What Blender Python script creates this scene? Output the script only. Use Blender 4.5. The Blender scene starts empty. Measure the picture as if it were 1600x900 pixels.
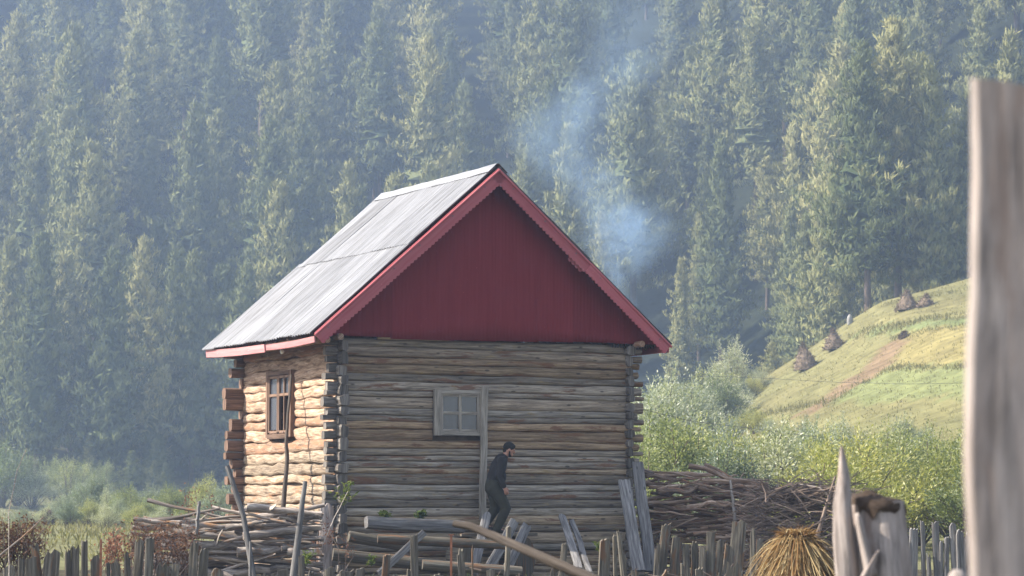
import bpy, math, random
import numpy as np
from mathutils import Vector, Matrix, noise as mnoise

R = math.radians
rng = random.Random(11)
scn = bpy.context.scene
COL = scn.collection

# ------------------------------------------------------------------ camera, sky, sun, exposure
CAMZ = 1.6
F = 4000.0                      # focal length in pixels of a 1600 px wide picture
PITCH = math.atan(333 / F)
cam_d = bpy.data.cameras.new('camera')
cam = bpy.data.objects.new('camera', cam_d)
COL.objects.link(cam)
cam.location = (0, 0, CAMZ)
cam.rotation_euler = (math.pi / 2 + PITCH, 0, 0)
cam_d.sensor_width = 36
cam_d.lens = 36 * F / 1600
cam_d.clip_start = 0.1
cam_d.clip_end = 3000
cam_d.dof.use_dof = True
cam_d.dof.focus_distance = 46
cam_d.dof.aperture_fstop = 4.5
scn.camera = cam

SUN_EL, SUN_AZ = R(39), R(-95)          # azimuth from +Y, clockwise positive
S = Vector((math.sin(SUN_AZ) * math.cos(SUN_EL), math.cos(SUN_AZ) * math.cos(SUN_EL), math.sin(SUN_EL)))
w = bpy.data.worlds.new('World')
scn.world = w
w.use_nodes = True
wn = w.node_tree.nodes
sky = wn.new('ShaderNodeTexSky')
sky.sky_type = 'NISHITA'
sky.sun_disc = False
sky.sun_elevation = SUN_EL
sky.sun_rotation = SUN_AZ
sky.air_density = 1.0
sky.dust_density = 1.5
hs = wn.new('ShaderNodeHueSaturation')          # a sky whitened by valley haze
hs.inputs['Saturation'].default_value = 0.6
w.node_tree.links.new(sky.outputs[0], hs.inputs['Color'])
w.node_tree.links.new(hs.outputs[0], wn['Background'].inputs[0])
wn['Background'].inputs[1].default_value = 0.108
sl = bpy.data.lights.new('sun', 'SUN')
sl.energy = 4.7
sl.angle = R(0.5)
sl.color = (1.0, 0.92, 0.80)
sun = bpy.data.objects.new('sun', sl)
COL.objects.link(sun)
sun.location = S * 200
sun.rotation_euler = S.to_track_quat('Z', 'Y').to_euler()

scn.view_settings.view_transform = 'Standard'
scn.view_settings.look = 'None'
scn.view_settings.gamma = 1
scn.view_settings.use_curve_mapping = False
scn.view_settings.exposure = 1.5
HAZE_DENSITY = 0.0008
HAZE_COLOR = (0.54, 0.70, 1.0, 1)
cy = scn.cycles
cy.max_bounces = 6
cy.diffuse_bounces = 3
cy.glossy_bounces = 3
cy.transmission_bounces = 4
cy.transparent_max_bounces = 8
cy.volume_bounces = 1
cy.use_denoising = True
cy.volume_step_rate = 1.0


# ------------------------------------------------------------------ helpers
def at(px, py, Y):
    """the point seen at a place of the 1600x900 photograph, at depth Y"""
    u, v = (px - 800) / F, (450 - py) / F
    dy = math.cos(PITCH) - math.sin(PITCH) * v
    dz = math.sin(PITCH) + math.cos(PITCH) * v
    k = Y / dy
    return Vector((u * k, Y, CAMZ + dz * k))


def sstep(a, b, x):
    t = min(1.0, max(0.0, (x - a) / (b - a)))
    return t * t * (3 - 2 * t)


def nz(*p):
    return mnoise.noise(Vector(p))


class MB:
    """collects shapes into one mesh, with a random value and grain coordinates per vertex"""
    def __init__(self):
        self.v, self.f, self.r, self.g, self.m = [], [], [], [], []

    def add(self, vs, fs, rnd=0.5, gs=None, mat=0):
        o = len(self.v)
        self.v += [tuple(p) for p in vs]
        self.f += [tuple(i + o for i in q) for q in fs]
        self.r += [rnd] * len(vs)
        self.g += gs if gs else [tuple(p) for p in vs]
        self.m += [mat] * len(fs)

    def box(self, c, s, rot=None, rnd=0.5):
        M = rot or Matrix.Identity(3)
        c = Vector(c)
        vs = [c + M @ Vector((x * s[0] / 2, y * s[1] / 2, z * s[2] / 2)) for x in (-1, 1) for y in (-1, 1) for z in (-1, 1)]
        gs = []
        L = max(range(3), key=lambda i: s[i])
        for x in (-1, 1):
            for y in (-1, 1):
                for z in (-1, 1):
                    q = [x * s[0] / 2, y * s[1] / 2, z * s[2] / 2]
                    o = [q[i] for i in range(3) if i != L]
                    gs.append((q[L] + rnd * 13, o[0] + o[1] * 1.7, rnd * 7))
        self.add(vs, [(0, 1, 3, 2), (4, 6, 7, 5), (0, 4, 5, 1), (2, 3, 7, 6), (0, 2, 6, 4), (1, 5, 7, 3)], rnd, gs)

    def tube(self, pts, rad, n=8, rnd=0.5, cap=True, flat=1.0, up=None, rough=0.0, seed=0.0, power=1.0):
        """swept tube; rad = list of radii; flat scales the radius across 'up'"""
        pts = [Vector(p) for p in pts]
        vs, gs, fs = [], [], []
        u = 0.0
        ref = Vector(up) if up else None
        prev = None
        k = len(pts)
        for i, p in enumerate(pts):
            d = (pts[min(i + 1, k - 1)] - pts[max(i - 1, 0)])
            if d.length < 1e-9:
                d = Vector((0, 0, 1))
            d.normalize()
            if ref is not None:
                a = ref - d * ref.dot(d)
            else:
                a = prev - d * prev.dot(d) if prev is not None else d.orthogonal()
            a.normalize()
            prev = a
            b = d.cross(a)
            if i:
                u += (p - pts[i - 1]).length
            for j in range(n):
                t = 2 * math.pi * j / n
                r = rad[i]
                if rough:
                    r *= 1 + rough * nz(u * 2.3 + seed * 17.3, math.cos(t) * 1.3, math.sin(t) * 1.3 + seed)
                ct_, st_ = math.cos(t), math.sin(t)
                if power != 1.0:
                    ct_ = math.copysign(abs(ct_) ** power, ct_)
                    st_ = math.copysign(abs(st_) ** power, st_)
                vs.append(p + a * (ct_ * r) + b * (st_ * r * flat))
                gs.append((u + seed * 5.1, math.cos(t) * rad[i] * 1.5 + seed * 3.3, math.sin(t) * rad[i] * 1.5 + rnd * 9))
        for i in range(k - 1):
            for j in range(n):
                fs.append((i * n + j, i * n + (j + 1) % n, (i + 1) * n + (j + 1) % n, (i + 1) * n + j))
        if cap:
            for base, rev in ((0, True), ((k - 1) * n, False)):
                o_ = len(vs)
                for j in range(n):
                    vs.append(vs[base + j])
                    gs.append((gs[base + j][1] * 0.4, gs[base + j][2], gs[base + j][0]))
                q = list(range(o_, o_ + n))
                fs.append(tuple(q[::-1]) if rev else tuple(q))
        self.add(vs, fs, rnd, gs)

    def plank(self, p0, p1, width, thick, face, rnd=0.5, taper=1.0, jag=0.0, tip=0.0, wob=0.04, seed=0.0, m=5, n=9, slant=0.0):
        """a rough sawn board from p0 (foot) to p1 (top); face = the way the broad side looks"""
        p0, p1 = Vector(p0), Vector(p1)
        d = p1 - p0
        L = d.length
        d.normalize()
        fa = Vector(face)
        fa = (fa - d * fa.dot(d)).normalized()
        a = fa.cross(d).normalized()
        rr = random.Random(int(seed * 9973) + 5)
        tops = []
        for i in range(m + 1):
            q = i / m * 2 - 1
            tops.append(L - jag * rr.random() - tip * abs(q) ** 1.4 - slant * (q * 0.5 + 0.5))
        grid, gg = [], []
        for side in (1, -1):
            for i in range(m + 1):
                q = i / m * 2 - 1
                for j in range(n + 1):
                    t = j / n
                    w_ = tops[i] * t
                    wd = width / 2 * (1 + (taper - 1) * t) * (1 + wob * nz(w_ * 3 + seed * 7, q * 0.9, seed))
                    bow = 0.012 * L * nz(w_ * 0.9, seed * 3.1, 4.0)
                    th = thick / 2 * (1.0 - 0.25 * abs(q) ** 4) * (1 + 0.25 * nz(w_ * 2.5, q * 2, seed + side))
                    grid.append(p0 + d * w_ + a * (q * wd + bow) + fa * (side * th))
                    gg.append((w_ + seed * 5.7, q * width / 2 + seed * 3.1, side * thick + rnd * 9))
        A = lambda s, i, j: s * (m + 1) * (n + 1) + i * (n + 1) + j
        fs = []
        for i in range(m):
            for j in range(n):
                fs.append((A(0, i, j), A(0, i + 1, j), A(0, i + 1, j + 1), A(0, i, j + 1)))
                fs.append((A(1, i, j), A(1, i, j + 1), A(1, i + 1, j + 1), A(1, i + 1, j)))
        for j in range(n):
            fs.append((A(0, 0, j), A(0, 0, j + 1), A(1, 0, j + 1), A(1, 0, j)))
            fs.append((A(0, m, j), A(1, m, j), A(1, m, j + 1), A(0, m, j + 1)))
        for i in range(m):
            fs.append((A(0, i, n), A(0, i + 1, n), A(1, i + 1, n), A(1, i, n)))
            fs.append((A(0, i, 0), A(1, i, 0), A(1, i + 1, 0), A(0, i + 1, 0)))
        self.add(grid, fs, rnd, gg)

    def blade(self, p, d, L, wd, side, bend=0.0, rnd=0.5, segs=1):
        d = d.normalized()
        s = side - d * side.dot(d)
        if s.length < 1e-6:
            s = d.orthogonal()
        s.normalize()
        if segs == 1:
            q = p + d * L
            m = p + d * (L * 0.5)
            self.add([p, m - s * (wd / 2), q, m + s * (wd / 2)], [(0, 1, 2, 3)], rnd)
        else:
            vs, fs = [], []
            for k in range(segs + 1):
                t = k / segs
                c = p + d * (L * t) + Vector((0, 0, -bend * L * t * t))
                ww = wd / 2 * (1 - 0.8 * t)
                vs += [c - s * ww, c + s * ww]
            for k in range(segs):
                fs.append((2 * k, 2 * k + 1, 2 * k + 3, 2 * k + 2))
            self.add(vs, fs, rnd)

    def mesh(self, name, mats, smooth=False):
        me = bpy.data.meshes.new(name)
        me.from_pydata(self.v, [], self.f)
        a = me.attributes.new('rnd', 'FLOAT', 'POINT')
        a.data.foreach_set('value', self.r)
        g = me.attributes.new('grain', 'FLOAT_VECTOR', 'POINT')
        g.data.foreach_set('vector', np.array(self.g, dtype=np.float32).ravel())
        for m in (mats if isinstance(mats, (list, tuple)) else [mats]):
            me.materials.append(m)
        if any(self.m):
            me.polygons.foreach_set('material_index', self.m)
        if smooth:
            me.polygons.foreach_set('use_smooth', [True] * len(me.polygons))
        me.update()
        return me

    def build(self, name, mat, parent=None, smooth=False, origin=None):
        if origin is not None:
            o_ = Vector(origin)
            self.v = [tuple(Vector(p) - o_) for p in self.v]
        o = bpy.data.objects.new(name, self.mesh(name, mat, smooth))
        COL.objects.link(o)
        if origin is not None:
            o.location = origin
        if parent:
            o.parent = parent
        return o


def tag(o, label=None, cat=None, group=None, kind=None):
    if label: o['label'] = label
    if cat: o['category'] = cat
    if group: o['group'] = group
    if kind: o['kind'] = kind
    return o


def empty(name, loc, rz=0.0):
    o = bpy.data.objects.new(name, None)
    o.empty_display_size = 0.3
    o.location = loc
    o.rotation_euler = (0, 0, rz)
    COL.objects.link(o)
    return o


def copy_tree(o):
    c = o.copy()
    COL.objects.link(c)
    for ch in list(o.children):
        k = ch.copy()
        COL.objects.link(k)
        k.parent = c
    return c


# ------------------------------------------------------------------ materials
class NT:
    def __init__(self, name):
        self.mat = bpy.data.materials.new(name)
        self.mat.use_nodes = True
        self.t = self.mat.node_tree
        self.bsdf = self.t.nodes['Principled BSDF']
        self.out = self.t.nodes['Material Output']

    def n(self, typ, **kw):
        nd = self.t.nodes.new(typ)
        for k, v in kw.items():
            if k.startswith('i_'):
                key = k[2:]
                nd.inputs[int(key) if key.isdigit() else key].default_value = v
            else:
                setattr(nd, k, v)
        return nd

    def l(self, a, b):
        self.t.links.new(a, b)

    def ramp(self, src, stops, interp='LINEAR'):
        r = self.n('ShaderNodeValToRGB')
        r.color_ramp.interpolation = interp
        e = r.color_ramp.elements
        while len(e) < len(stops):
            e.new(0.5)
        for i, (p, c) in enumerate(stops):
            e[i].position = p
            e[i].color = (c, c, c, 1) if isinstance(c, (int, float)) else (*c, 1)
        self.l(src, r.inputs[0])
        return r.outputs[0]

    def noise(self, vec, scale, detail=4, rough=0.55, dist=0.0):
        q = self.n('ShaderNodeTexNoise', i_Scale=scale, i_Detail=detail, i_Roughness=rough, i_Distortion=dist)
        if vec is not None:
            self.l(vec, q.inputs['Vector'])
        return q.outputs[0]

    def scaled(self, vec, s):
        m = self.n('ShaderNodeMapping')
        m.inputs['Scale'].default_value = s
        self.l(vec, m.inputs['Vector'])
        return m.outputs[0]

    def mix(self, fac, a, b, mode='MIX'):
        m = self.n('ShaderNodeMix', data_type='RGBA', blend_type=mode)
        for s, i in ((fac, 0), (a, 6), (b, 7)):
            if isinstance(s, (int, float)):
                m.inputs[i].default_value = s
            elif isinstance(s, tuple):
                m.inputs[i].default_value = (*s, 1)
            else:
                self.l(s, m.inputs[i])
        return m.outputs[2]

    def math(self, op, a, b=0.0):
        m = self.n('ShaderNodeMath', operation=op)
        for s, i in ((a, 0), (b, 1)):
            if isinstance(s, (int, float)):
                m.inputs[i].default_value = s
            else:
                self.l(s, m.inputs[i])
        return m.outputs[0]

    def attr(self, name):
        return self.n('ShaderNodeAttribute', attribute_name=name)

    def bump(self, h, strength=0.5, dist=0.01):
        b = self.n('ShaderNodeBump', i_Strength=strength, i_Distance=dist)
        self.l(h, b.inputs['Height'])
        self.l(b.outputs[0], self.bsdf.inputs['Normal'])


def wood_mat(name, dark, mid, light, patch=None, patch_amt=0.0, moss=None, moss_amt=0.0, along=1.6, across=26, bump=0.6,
             var=0.45, knots=False, rough=0.85, per_object=False, bdist=0.012, big_amt=0.9, tint=None):
    k = NT(name)
    g = k.attr('grain').outputs['Vector']
    rn = k.n('ShaderNodeObjectInfo').outputs['Random'] if per_object else k.attr('rnd').outputs['Fac']
    st = k.noise(k.scaled(g, (along, across, across)), 1.0, 5, 0.62)
    col = k.ramp(st, [(0.30, dark), (0.5, mid), (0.70, light)])
    fine = k.noise(k.scaled(g, (along * 1.6, across * 3.2, across * 3.2)), 1.0, 4, 0.7)
    col = k.mix(1.0, col, k.ramp(fine, [(0.32, 0.45), (0.5, 1.0), (0.7, 1.28)]), 'MULTIPLY')
    big = k.noise(k.scaled(g, (0.55, 3.5, 3.5)), 1.6, 4, 0.6)
    v = k.math('ADD', k.math('MULTIPLY', rn, var * 2), 1 - var)
    vv = k.math('MULTIPLY', v, k.math('ADD', k.math('MULTIPLY', big, big_amt), 1.0 - big_amt / 2))
    c = k.n('ShaderNodeCombineColor')
    for i in range(3):
        k.l(vv, c.inputs[i])
    col = k.mix(1.0, col, c.outputs[0], 'MULTIPLY')
    if tint:
        tf = k.math('FRACT', k.math('MULTIPLY', rn, 5.17))
        col = k.mix(1.0, col, k.ramp(tf, tint), 'MULTIPLY')
    if patch:
        pn = k.noise(k.scaled(g, (1.1, 6, 6)), 1.3, 5, 0.65, 0.4)
        pf = k.ramp(pn, [(0.60 - 0.13 * patch_amt, 0.0), (0.66 - 0.1 * patch_amt, 0.85)])
        hue = k.n('ShaderNodeMath', operation='GREATER_THAN')
        r2 = k.math('FRACT', k.math('MULTIPLY', rn, 7.31))
        k.l(r2, hue.inputs[0])
        hue.inputs[1].default_value = 0.35
        col = k.mix(k.math('MULTIPLY', pf, hue.outputs[0]), col, patch)
    if moss:
        mn = k.noise(k.scaled(g, (2.2, 9, 9)), 1.9, 5, 0.7, 0.3)
        mf = k.ramp(mn, [(0.56, 0.0), (0.72, moss_amt)])
        col = k.mix(mf, col, moss)
    if knots:
        vo = k.n('ShaderNodeTexVoronoi', feature='F1', i_Scale=1.0)
        k.l(k.scaled(g, (2.6, 7, 7)), vo.inputs['Vector'])
        kf = k.ramp(vo.outputs['Distance'], [(0.09, 0.85), (0.16, 0.0)])
        col = k.mix(kf, col, tuple(x * 0.5 for x in dark))
        cr = k.noise(k.scaled(g, (0.9, 38, 38)), 1.0, 3, 0.5)
        cf = k.ramp(cr, [(0.30, 0.8), (0.36, 0.0)])
        col = k.mix(cf, col, tuple(x * 0.45 for x in dark))
    k.l(col, k.bsdf.inputs['Base Color'])
    k.bsdf.inputs['Roughness'].default_value = rough
    k.bsdf.inputs['Specular IOR Level'].default_value = 0.25
    k.bump(k.math('ADD', st, k.math('MULTIPLY', fine, 0.5)), bump, bdist)
    return k.mat


def leaf_mat(name, c1, c2, c3, trans=0.35, tcol=None, gloss=0.0):
    k = NT(name)
    rn = k.attr('rnd').outputs['Fac']
    oi = k.n('ShaderNodeObjectInfo').outputs['Random']
    col = k.ramp(rn, [(0.0, c1), (0.5, c2), (1.0, c3)])
    v = k.math('ADD', k.math('MULTIPLY', oi, 0.7), 0.65)
    c = k.n('ShaderNodeCombineColor')
    k.l(k.math('MULTIPLY', v, k.math('ADD', k.math('MULTIPLY', oi, 0.2), 0.9)), c.inputs[0])
    k.l(v, c.inputs[1])
    k.l(v, c.inputs[2])
    col = k.mix(1.0, col, c.outputs[0], 'MULTIPLY')
    d = k.n('ShaderNodeBsdfDiffuse')
    t = k.n('ShaderNodeBsdfTranslucent')
    m = k.n('ShaderNodeMixShader', i_0=trans)
    k.l(col, d.inputs[0])
    tc = k.mix(1.0, col, tcol or (1.25, 1.3, 0.75), 'MULTIPLY')
    k.l(tc, t.inputs[0])
    k.l(d.outputs[0], m.inputs[1])
    k.l(t.outputs[0], m.inputs[2])
    out = m.outputs[0]
    if gloss:
        gl = k.n('ShaderNodeBsdfGlossy', i_Roughness=0.45)
        gl.inputs[0].default_value = (0.8, 0.8, 0.8, 1)
        m2 = k.n('ShaderNodeMixShader', i_0=gloss)
        k.l(out, m2.inputs[1])
        k.l(gl.outputs[0], m2.inputs[2])
        out = m2.outputs[0]
    k.l(out, k.out.inputs['Surface'])
    return k.mat


def plain_mat(name, c, rough=0.7, metal=0.0, nscale=0.0, namt=0.2, bump=0.0, spec=0.4):
    k = NT(name)
    k.bsdf.inputs['Base Color'].default_value = (*c, 1)
    k.bsdf.inputs['Roughness'].default_value = rough
    k.bsdf.inputs['Metallic'].default_value = metal
    k.bsdf.inputs['Specular IOR Level'].default_value = spec
    if nscale:
        tc = k.n('ShaderNodeTexCoord').outputs['Object']
        q = k.noise(tc, nscale, 5, 0.6)
        col = k.ramp(q, [(0.3, tuple(x * (1 - namt) for x in c)), (0.7, tuple(min(1, x * (1 + namt)) for x in c))])
        k.l(col, k.bsdf.inputs['Base Color'])
        if bump:
            k.bump(q, bump, 0.02)
    return k.mat


M = {}
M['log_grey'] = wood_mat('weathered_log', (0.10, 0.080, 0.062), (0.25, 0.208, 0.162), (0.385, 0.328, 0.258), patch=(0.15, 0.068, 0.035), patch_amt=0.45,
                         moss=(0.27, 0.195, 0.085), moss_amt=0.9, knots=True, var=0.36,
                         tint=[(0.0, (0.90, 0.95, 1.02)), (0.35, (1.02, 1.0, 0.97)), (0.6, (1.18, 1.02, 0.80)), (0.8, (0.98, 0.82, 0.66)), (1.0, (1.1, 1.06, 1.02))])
M['log_warm'] = wood_mat('warm_tan_log', (0.14, 0.085, 0.056), (0.37, 0.245, 0.165), (0.52, 0.39, 0.285), patch=(0.36, 0.18, 0.10), patch_amt=1.0,
                         moss=(0.48, 0.38, 0.28), moss_amt=0.85, var=0.25, bump=1.0, along=3.0, across=20, bdist=0.02)  # warm tan wood, more orange than the front logs
M['log_end'] = wood_mat('dark_weathered_log_end', (0.06, 0.05, 0.043), (0.14, 0.122, 0.105), (0.25, 0.225, 0.195), var=0.4)
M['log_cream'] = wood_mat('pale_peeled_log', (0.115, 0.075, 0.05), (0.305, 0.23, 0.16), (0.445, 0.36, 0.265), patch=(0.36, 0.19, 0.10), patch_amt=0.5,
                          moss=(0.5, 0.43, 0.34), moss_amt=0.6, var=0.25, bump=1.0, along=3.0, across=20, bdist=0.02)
M['grey_board'] = wood_mat('grey_board', (0.075, 0.07, 0.068), (0.165, 0.155, 0.148), (0.26, 0.245, 0.23), var=0.3, per_object=True, knots=True)
M['picket'] = wood_mat('picket_wood', (0.045, 0.038, 0.03), (0.115, 0.10, 0.078), (0.21, 0.188, 0.148), patch=(0.15, 0.075, 0.035), patch_amt=0.5,
                       moss=(0.10, 0.105, 0.055), moss_amt=0.5, var=0.35, per_object=True)
M['frame_wood'] = wood_mat('window_frame_wood', (0.17, 0.145, 0.12), (0.30, 0.265, 0.22), (0.40, 0.36, 0.305), var=0.1)
M['frame_brown'] = wood_mat('brown_frame_wood', (0.085, 0.050, 0.036), (0.17, 0.105, 0.072), (0.26, 0.17, 0.12), var=0.3)
M['stick'] = wood_mat('firewood_bark', (0.085, 0.065, 0.055), (0.235, 0.195, 0.165), (0.42, 0.37, 0.32), patch=(0.30, 0.15, 0.06), patch_amt=0.35, var=0.45,
                      per_object=True, across=18)
M['stick_dark'] = wood_mat('brown_branch_bark', (0.11, 0.068, 0.045), (0.32, 0.215, 0.15), (0.55, 0.43, 0.33), patch=(0.30, 0.14, 0.07), patch_amt=0.4, var=0.45,
                           per_object=True, across=18)
M['branch_bark'] = wood_mat('barked_branch', (0.03, 0.024, 0.02), (0.07, 0.055, 0.044), (0.125, 0.102, 0.083), var=0.05, across=14)
M['twig'] = wood_mat('brushwood_bark', (0.07, 0.05, 0.04), (0.19, 0.14, 0.11), (0.33, 0.26, 0.21), var=0.45)
M['post'] = wood_mat('bleached_post_wood', (0.215, 0.178, 0.158), (0.295, 0.250, 0.226), (0.355, 0.31, 0.285), patch=(0.25, 0.19, 0.16), patch_amt=0.3, var=0.06, big_amt=0.3,
                     along=2.0, across=9, per_object=True)
M['stump_top'] = wood_mat('rotten_stump_wood', (0.022, 0.014, 0.01), (0.062, 0.042, 0.03), (0.125, 0.09, 0.066), var=0.2, across=16)
M['end_grain'] = plain_mat('cut_log_end', (0.22, 0.16, 0.11), 0.9, 0, 14, 0.35, 0.4)
M['mud'] = plain_mat('mud_chinking', (0.085, 0.065, 0.05), 0.95, 0, 6, 0.4, 0.5)
M['mud_light'] = plain_mat('mud_plaster', (0.30, 0.19, 0.12), 0.95, 0, 5, 0.35, 0.6)
M['conifer'] = leaf_mat('conifer_needles', (0.105, 0.124, 0.058), (0.178, 0.186, 0.082), (0.240, 0.236, 0.112), 0.1)
M['bark'] = plain_mat('conifer_bark', (0.095, 0.068, 0.052), 0.95, 0, 3, 0.4, 0.6)
M['willow'] = leaf_mat('willow_leaves', (0.13, 0.155, 0.058), (0.215, 0.235, 0.092), (0.32, 0.335, 0.165), 0.42, gloss=0.03)
M['willow_pale'] = leaf_mat('silver_willow_leaves', (0.17, 0.195, 0.125), (0.26, 0.285, 0.19), (0.38, 0.40, 0.295), 0.38, gloss=0.04)
M['willow_yellow'] = leaf_mat('yellow_willow_leaves', (0.17, 0.19, 0.05), (0.24, 0.25, 0.075), (0.33, 0.33, 0.13), 0.4, gloss=0.03)
M['weed'] = leaf_mat('weed_leaves', (0.05, 0.08, 0.02), (0.10, 0.13, 0.04), (0.28, 0.25, 0.12), 0.35)
M['field_grass'] = leaf_mat('field_grass', (0.14, 0.128, 0.065), (0.18, 0.162, 0.08), (0.24, 0.21, 0.11), 0.45)
M['dead_leaf'] = leaf_mat('dead_brown_leaves', (0.12, 0.062, 0.04), (0.20, 0.105, 0.068), (0.33, 0.20, 0.14), 0.3, (1.2, 0.9, 0.7))
M['straw'] = leaf_mat('straw', (0.24, 0.125, 0.055), (0.42, 0.27, 0.125), (0.62, 0.48, 0.28), 0.3, (1.05, 0.9, 0.7))
M['hay'] = plain_mat('old_hay', (0.145, 0.105, 0.07), 1.0, 0, 4, 0.45, 0.9)
M['rust'] = plain_mat('rusty_iron', (0.23, 0.095, 0.05), 0.8, 0.2, 12, 0.4)
M['wire'] = plain_mat('wire', (0.12, 0.115, 0.11), 0.6)
M['stone'] = plain_mat('pale_stone', (0.26, 0.25, 0.23), 0.9, 0, 3, 0.2)


def roof_mat():
    k = NT('galvanised_sheet')
    g = k.attr('grain').outputs['Vector']
    rn = k.attr('rnd').outputs['Fac']
    st = k.noise(k.scaled(g, (0.45, 14, 1)), 1.5, 6, 0.72)
    sp = k.noise(g, 9, 5, 0.7)
    col = k.ramp(st, [(0.32, (0.12, 0.118, 0.12)), (0.5, (0.23, 0.23, 0.238)), (0.66, (0.305, 0.305, 0.315))])
    rs = k.noise(k.scaled(g, (1.2, 7, 1)), 2.2, 6, 0.75)
    rf = k.ramp(rs, [(0.62, 0.0), (0.74, 0.5)])
    col = k.mix(rf, col, (0.26, 0.20, 0.16))
    v = k.math('ADD', k.math('MULTIPLY', rn, 0.35), 0.82)
    c = k.n('ShaderNodeCombineColor')
    for i in range(3):
        k.l(v, c.inputs[i])
    col = k.mix(1.0, col, c.outputs[0], 'MULTIPLY')
    k.l(col, k.bsdf.inputs['Base Color'])
    k.bsdf.inputs['Metallic'].default_value = 0.25
    k.bsdf.inputs['Specular IOR Level'].default_value = 0.3
    k.l(k.ramp(sp, [(0.3, 0.45), (0.7, 0.65)]), k.bsdf.inputs['Roughness'])
    return k.mat


def paint_mat(name, c, fade, along=0.6, across=9, amt=0.8, rough=0.6):
    k = NT(name)
    g = k.attr('grain').outputs['Vector']
    rn = k.attr('rnd').outputs['Fac']
    st = k.noise(k.scaled(g, (along, across, across)), 1.4, 5, 0.65)
    f = k.ramp(st, [(0.35, 0.0), (0.75, amt)])
    col = k.mix(f, c, fade)
    sp = k.noise(g, 26, 2, 0.5)
    sf = k.ramp(sp, [(0.74, 0.0), (0.77, 0.7)])
    col = k.mix(sf, col, tuple(min(1, x * 2.2 + 0.05) for x in fade))
    v = k.math('ADD', k.math('MULTIPLY', rn, 0.36), 0.82)
    cc = k.n('ShaderNodeCombineColor')
    for i in range(3):
        k.l(v, cc.inputs[i])
    col = k.mix(1.0, col, cc.outputs[0], 'MULTIPLY')
    k.l(col, k.bsdf.inputs['Base Color'])
    k.bsdf.inputs['Roughness'].default_value = rough
    k.bsdf.inputs['Specular IOR Level'].default_value = 0.15
    k.bump(st, 0.15, 0.01)
    return k.mat


M['roof'] = roof_mat()
M['gable'] = paint_mat('dark_red_sheet', (0.150, 0.017, 0.021), (0.185, 0.027, 0.032), rough=0.85)
M['trim'] = paint_mat('faded_red_board', (0.36, 0.088, 0.10), (0.46, 0.16, 0.165), rough=0.7)
M['trim_pink'] = paint_mat('bleached_red_board', (0.42, 0.17, 0.17), (0.55, 0.33, 0.32), rough=0.7)


def glass_mat(name, tint, alpha):
    k = NT(name)
    tr = k.n('ShaderNodeBsdfTransparent')
    gl = k.n('ShaderNodeBsdfGlossy', i_Roughness=0.12)
    df = k.n('ShaderNodeBsdfDiffuse')
    df.inputs[0].default_value = (*tint, 1)
    m1 = k.n('ShaderNodeMixShader', i_0=0.10)
    m2 = k.n('ShaderNodeMixShader', i_0=alpha)
    k.l(df.outputs[0], m1.inputs[1])
    k.l(gl.outputs[0], m1.inputs[2])
    k.l(tr.outputs[0], m2.inputs[1])
    k.l(m1.outputs[0], m2.inputs[2])
    k.l(m2.outputs[0], k.out.inputs['Surface'])
    return k.mat


M['glass'] = glass_mat('sky_tinted_glass', (0.065, 0.07, 0.085), 0.85)  # blue-grey colour painted in for the sky mirrored in the panes
M['curtain'] = plain_mat('grey_curtain', (0.11, 0.11, 0.115), 0.9)
M['black_inside'] = plain_mat('dark_inside', (0.02, 0.017, 0.015), 1.0)

# ------------------------------------------------------------------ the ground
ANG = R(26.9)
DV = Vector((-math.sin(ANG), math.cos(ANG), 0))     # depth direction of the cabin
RV = Vector((math.cos(ANG), math.sin(ANG), 0))      # along its gable front
CORNER = Vector((-3.04, 45.0, 0))
WID, DEP = 5.80, 4.53
HC = CORNER + RV * (WID / 2) + DV * (DEP / 2)

ZC = [(-20, 0.0), (-4, 0.6), (5, 2.2), (10.5, 4.4), (16.1, 7.8), (18.7, 9.8), (20.4, 11.1), (22, 12.1), (24.5, 13.6), (27.7, 15.8), (30.4, 17.5), (33.3, 18.3), (36.7, 19.2), (50, 22.5), (90, 30), (300, 40)]


def lerp_tab(tab, x):
    if x <= tab[0][0]:
        return tab[0][1]
    for (a, b), (c, d) in zip(tab, tab[1:]):
        if x <= c:
            return b + (d - b) * (x - a) / (c - a)
    return tab[-1][1]


MAN = CORNER + RV * 2.63 - DV * 0.75


def ground_z(x, y):
    z = -0.03 + 0.05 * nz(x * 0.35, y * 0.35, 0)
    d = math.hypot(x - HC.x, y - HC.y)
    z += 0.28 * (1 - sstep(3.4, 7.6, d)) + 0.45 * sstep(52, 85, y) * sstep(3.4, 9, d)
    z += 0.12 * nz(x * 0.06, y * 0.06, 3) * sstep(60, 120, y)
    g = sstep(88, 108, y) * 0.08 + 0.92 * min(1.0, max(0.0, (y - 98) / 112.0))
    if y > 208:
        g *= 1 - 0.55 * sstep(208, 262, y)
    z += lerp_tab(ZC, x) * g + 0.35 * nz(x * 0.09, y * 0.09, 7) * g
    y0 = 282 - 60 * sstep(22, 70, x) - 12 * sstep(-25, -60, x)
    t = (y - y0) / 14.0
    m = 14.0 * (math.log1p(math.exp(t)) if t < 30 else t)
    z += 0.5 * m * (1 - 0.25 * sstep(24, 60, x) * (1 - sstep(230, 320, y)))
    z += (2.5 * nz(x * 0.018, y * 0.018, 1.5) + 0.8 * nz(x * 0.07, y * 0.07, 2.5)) * sstep(285, 330, y)
    return z


def axis(bands):
    out = []
    for a, b, s in bands:
        k = max(1, int(round((b - a) / s)))
        out += [a + (b - a) * i / k for i in range(k)]
    return out + [bands[-1][1]]


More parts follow.
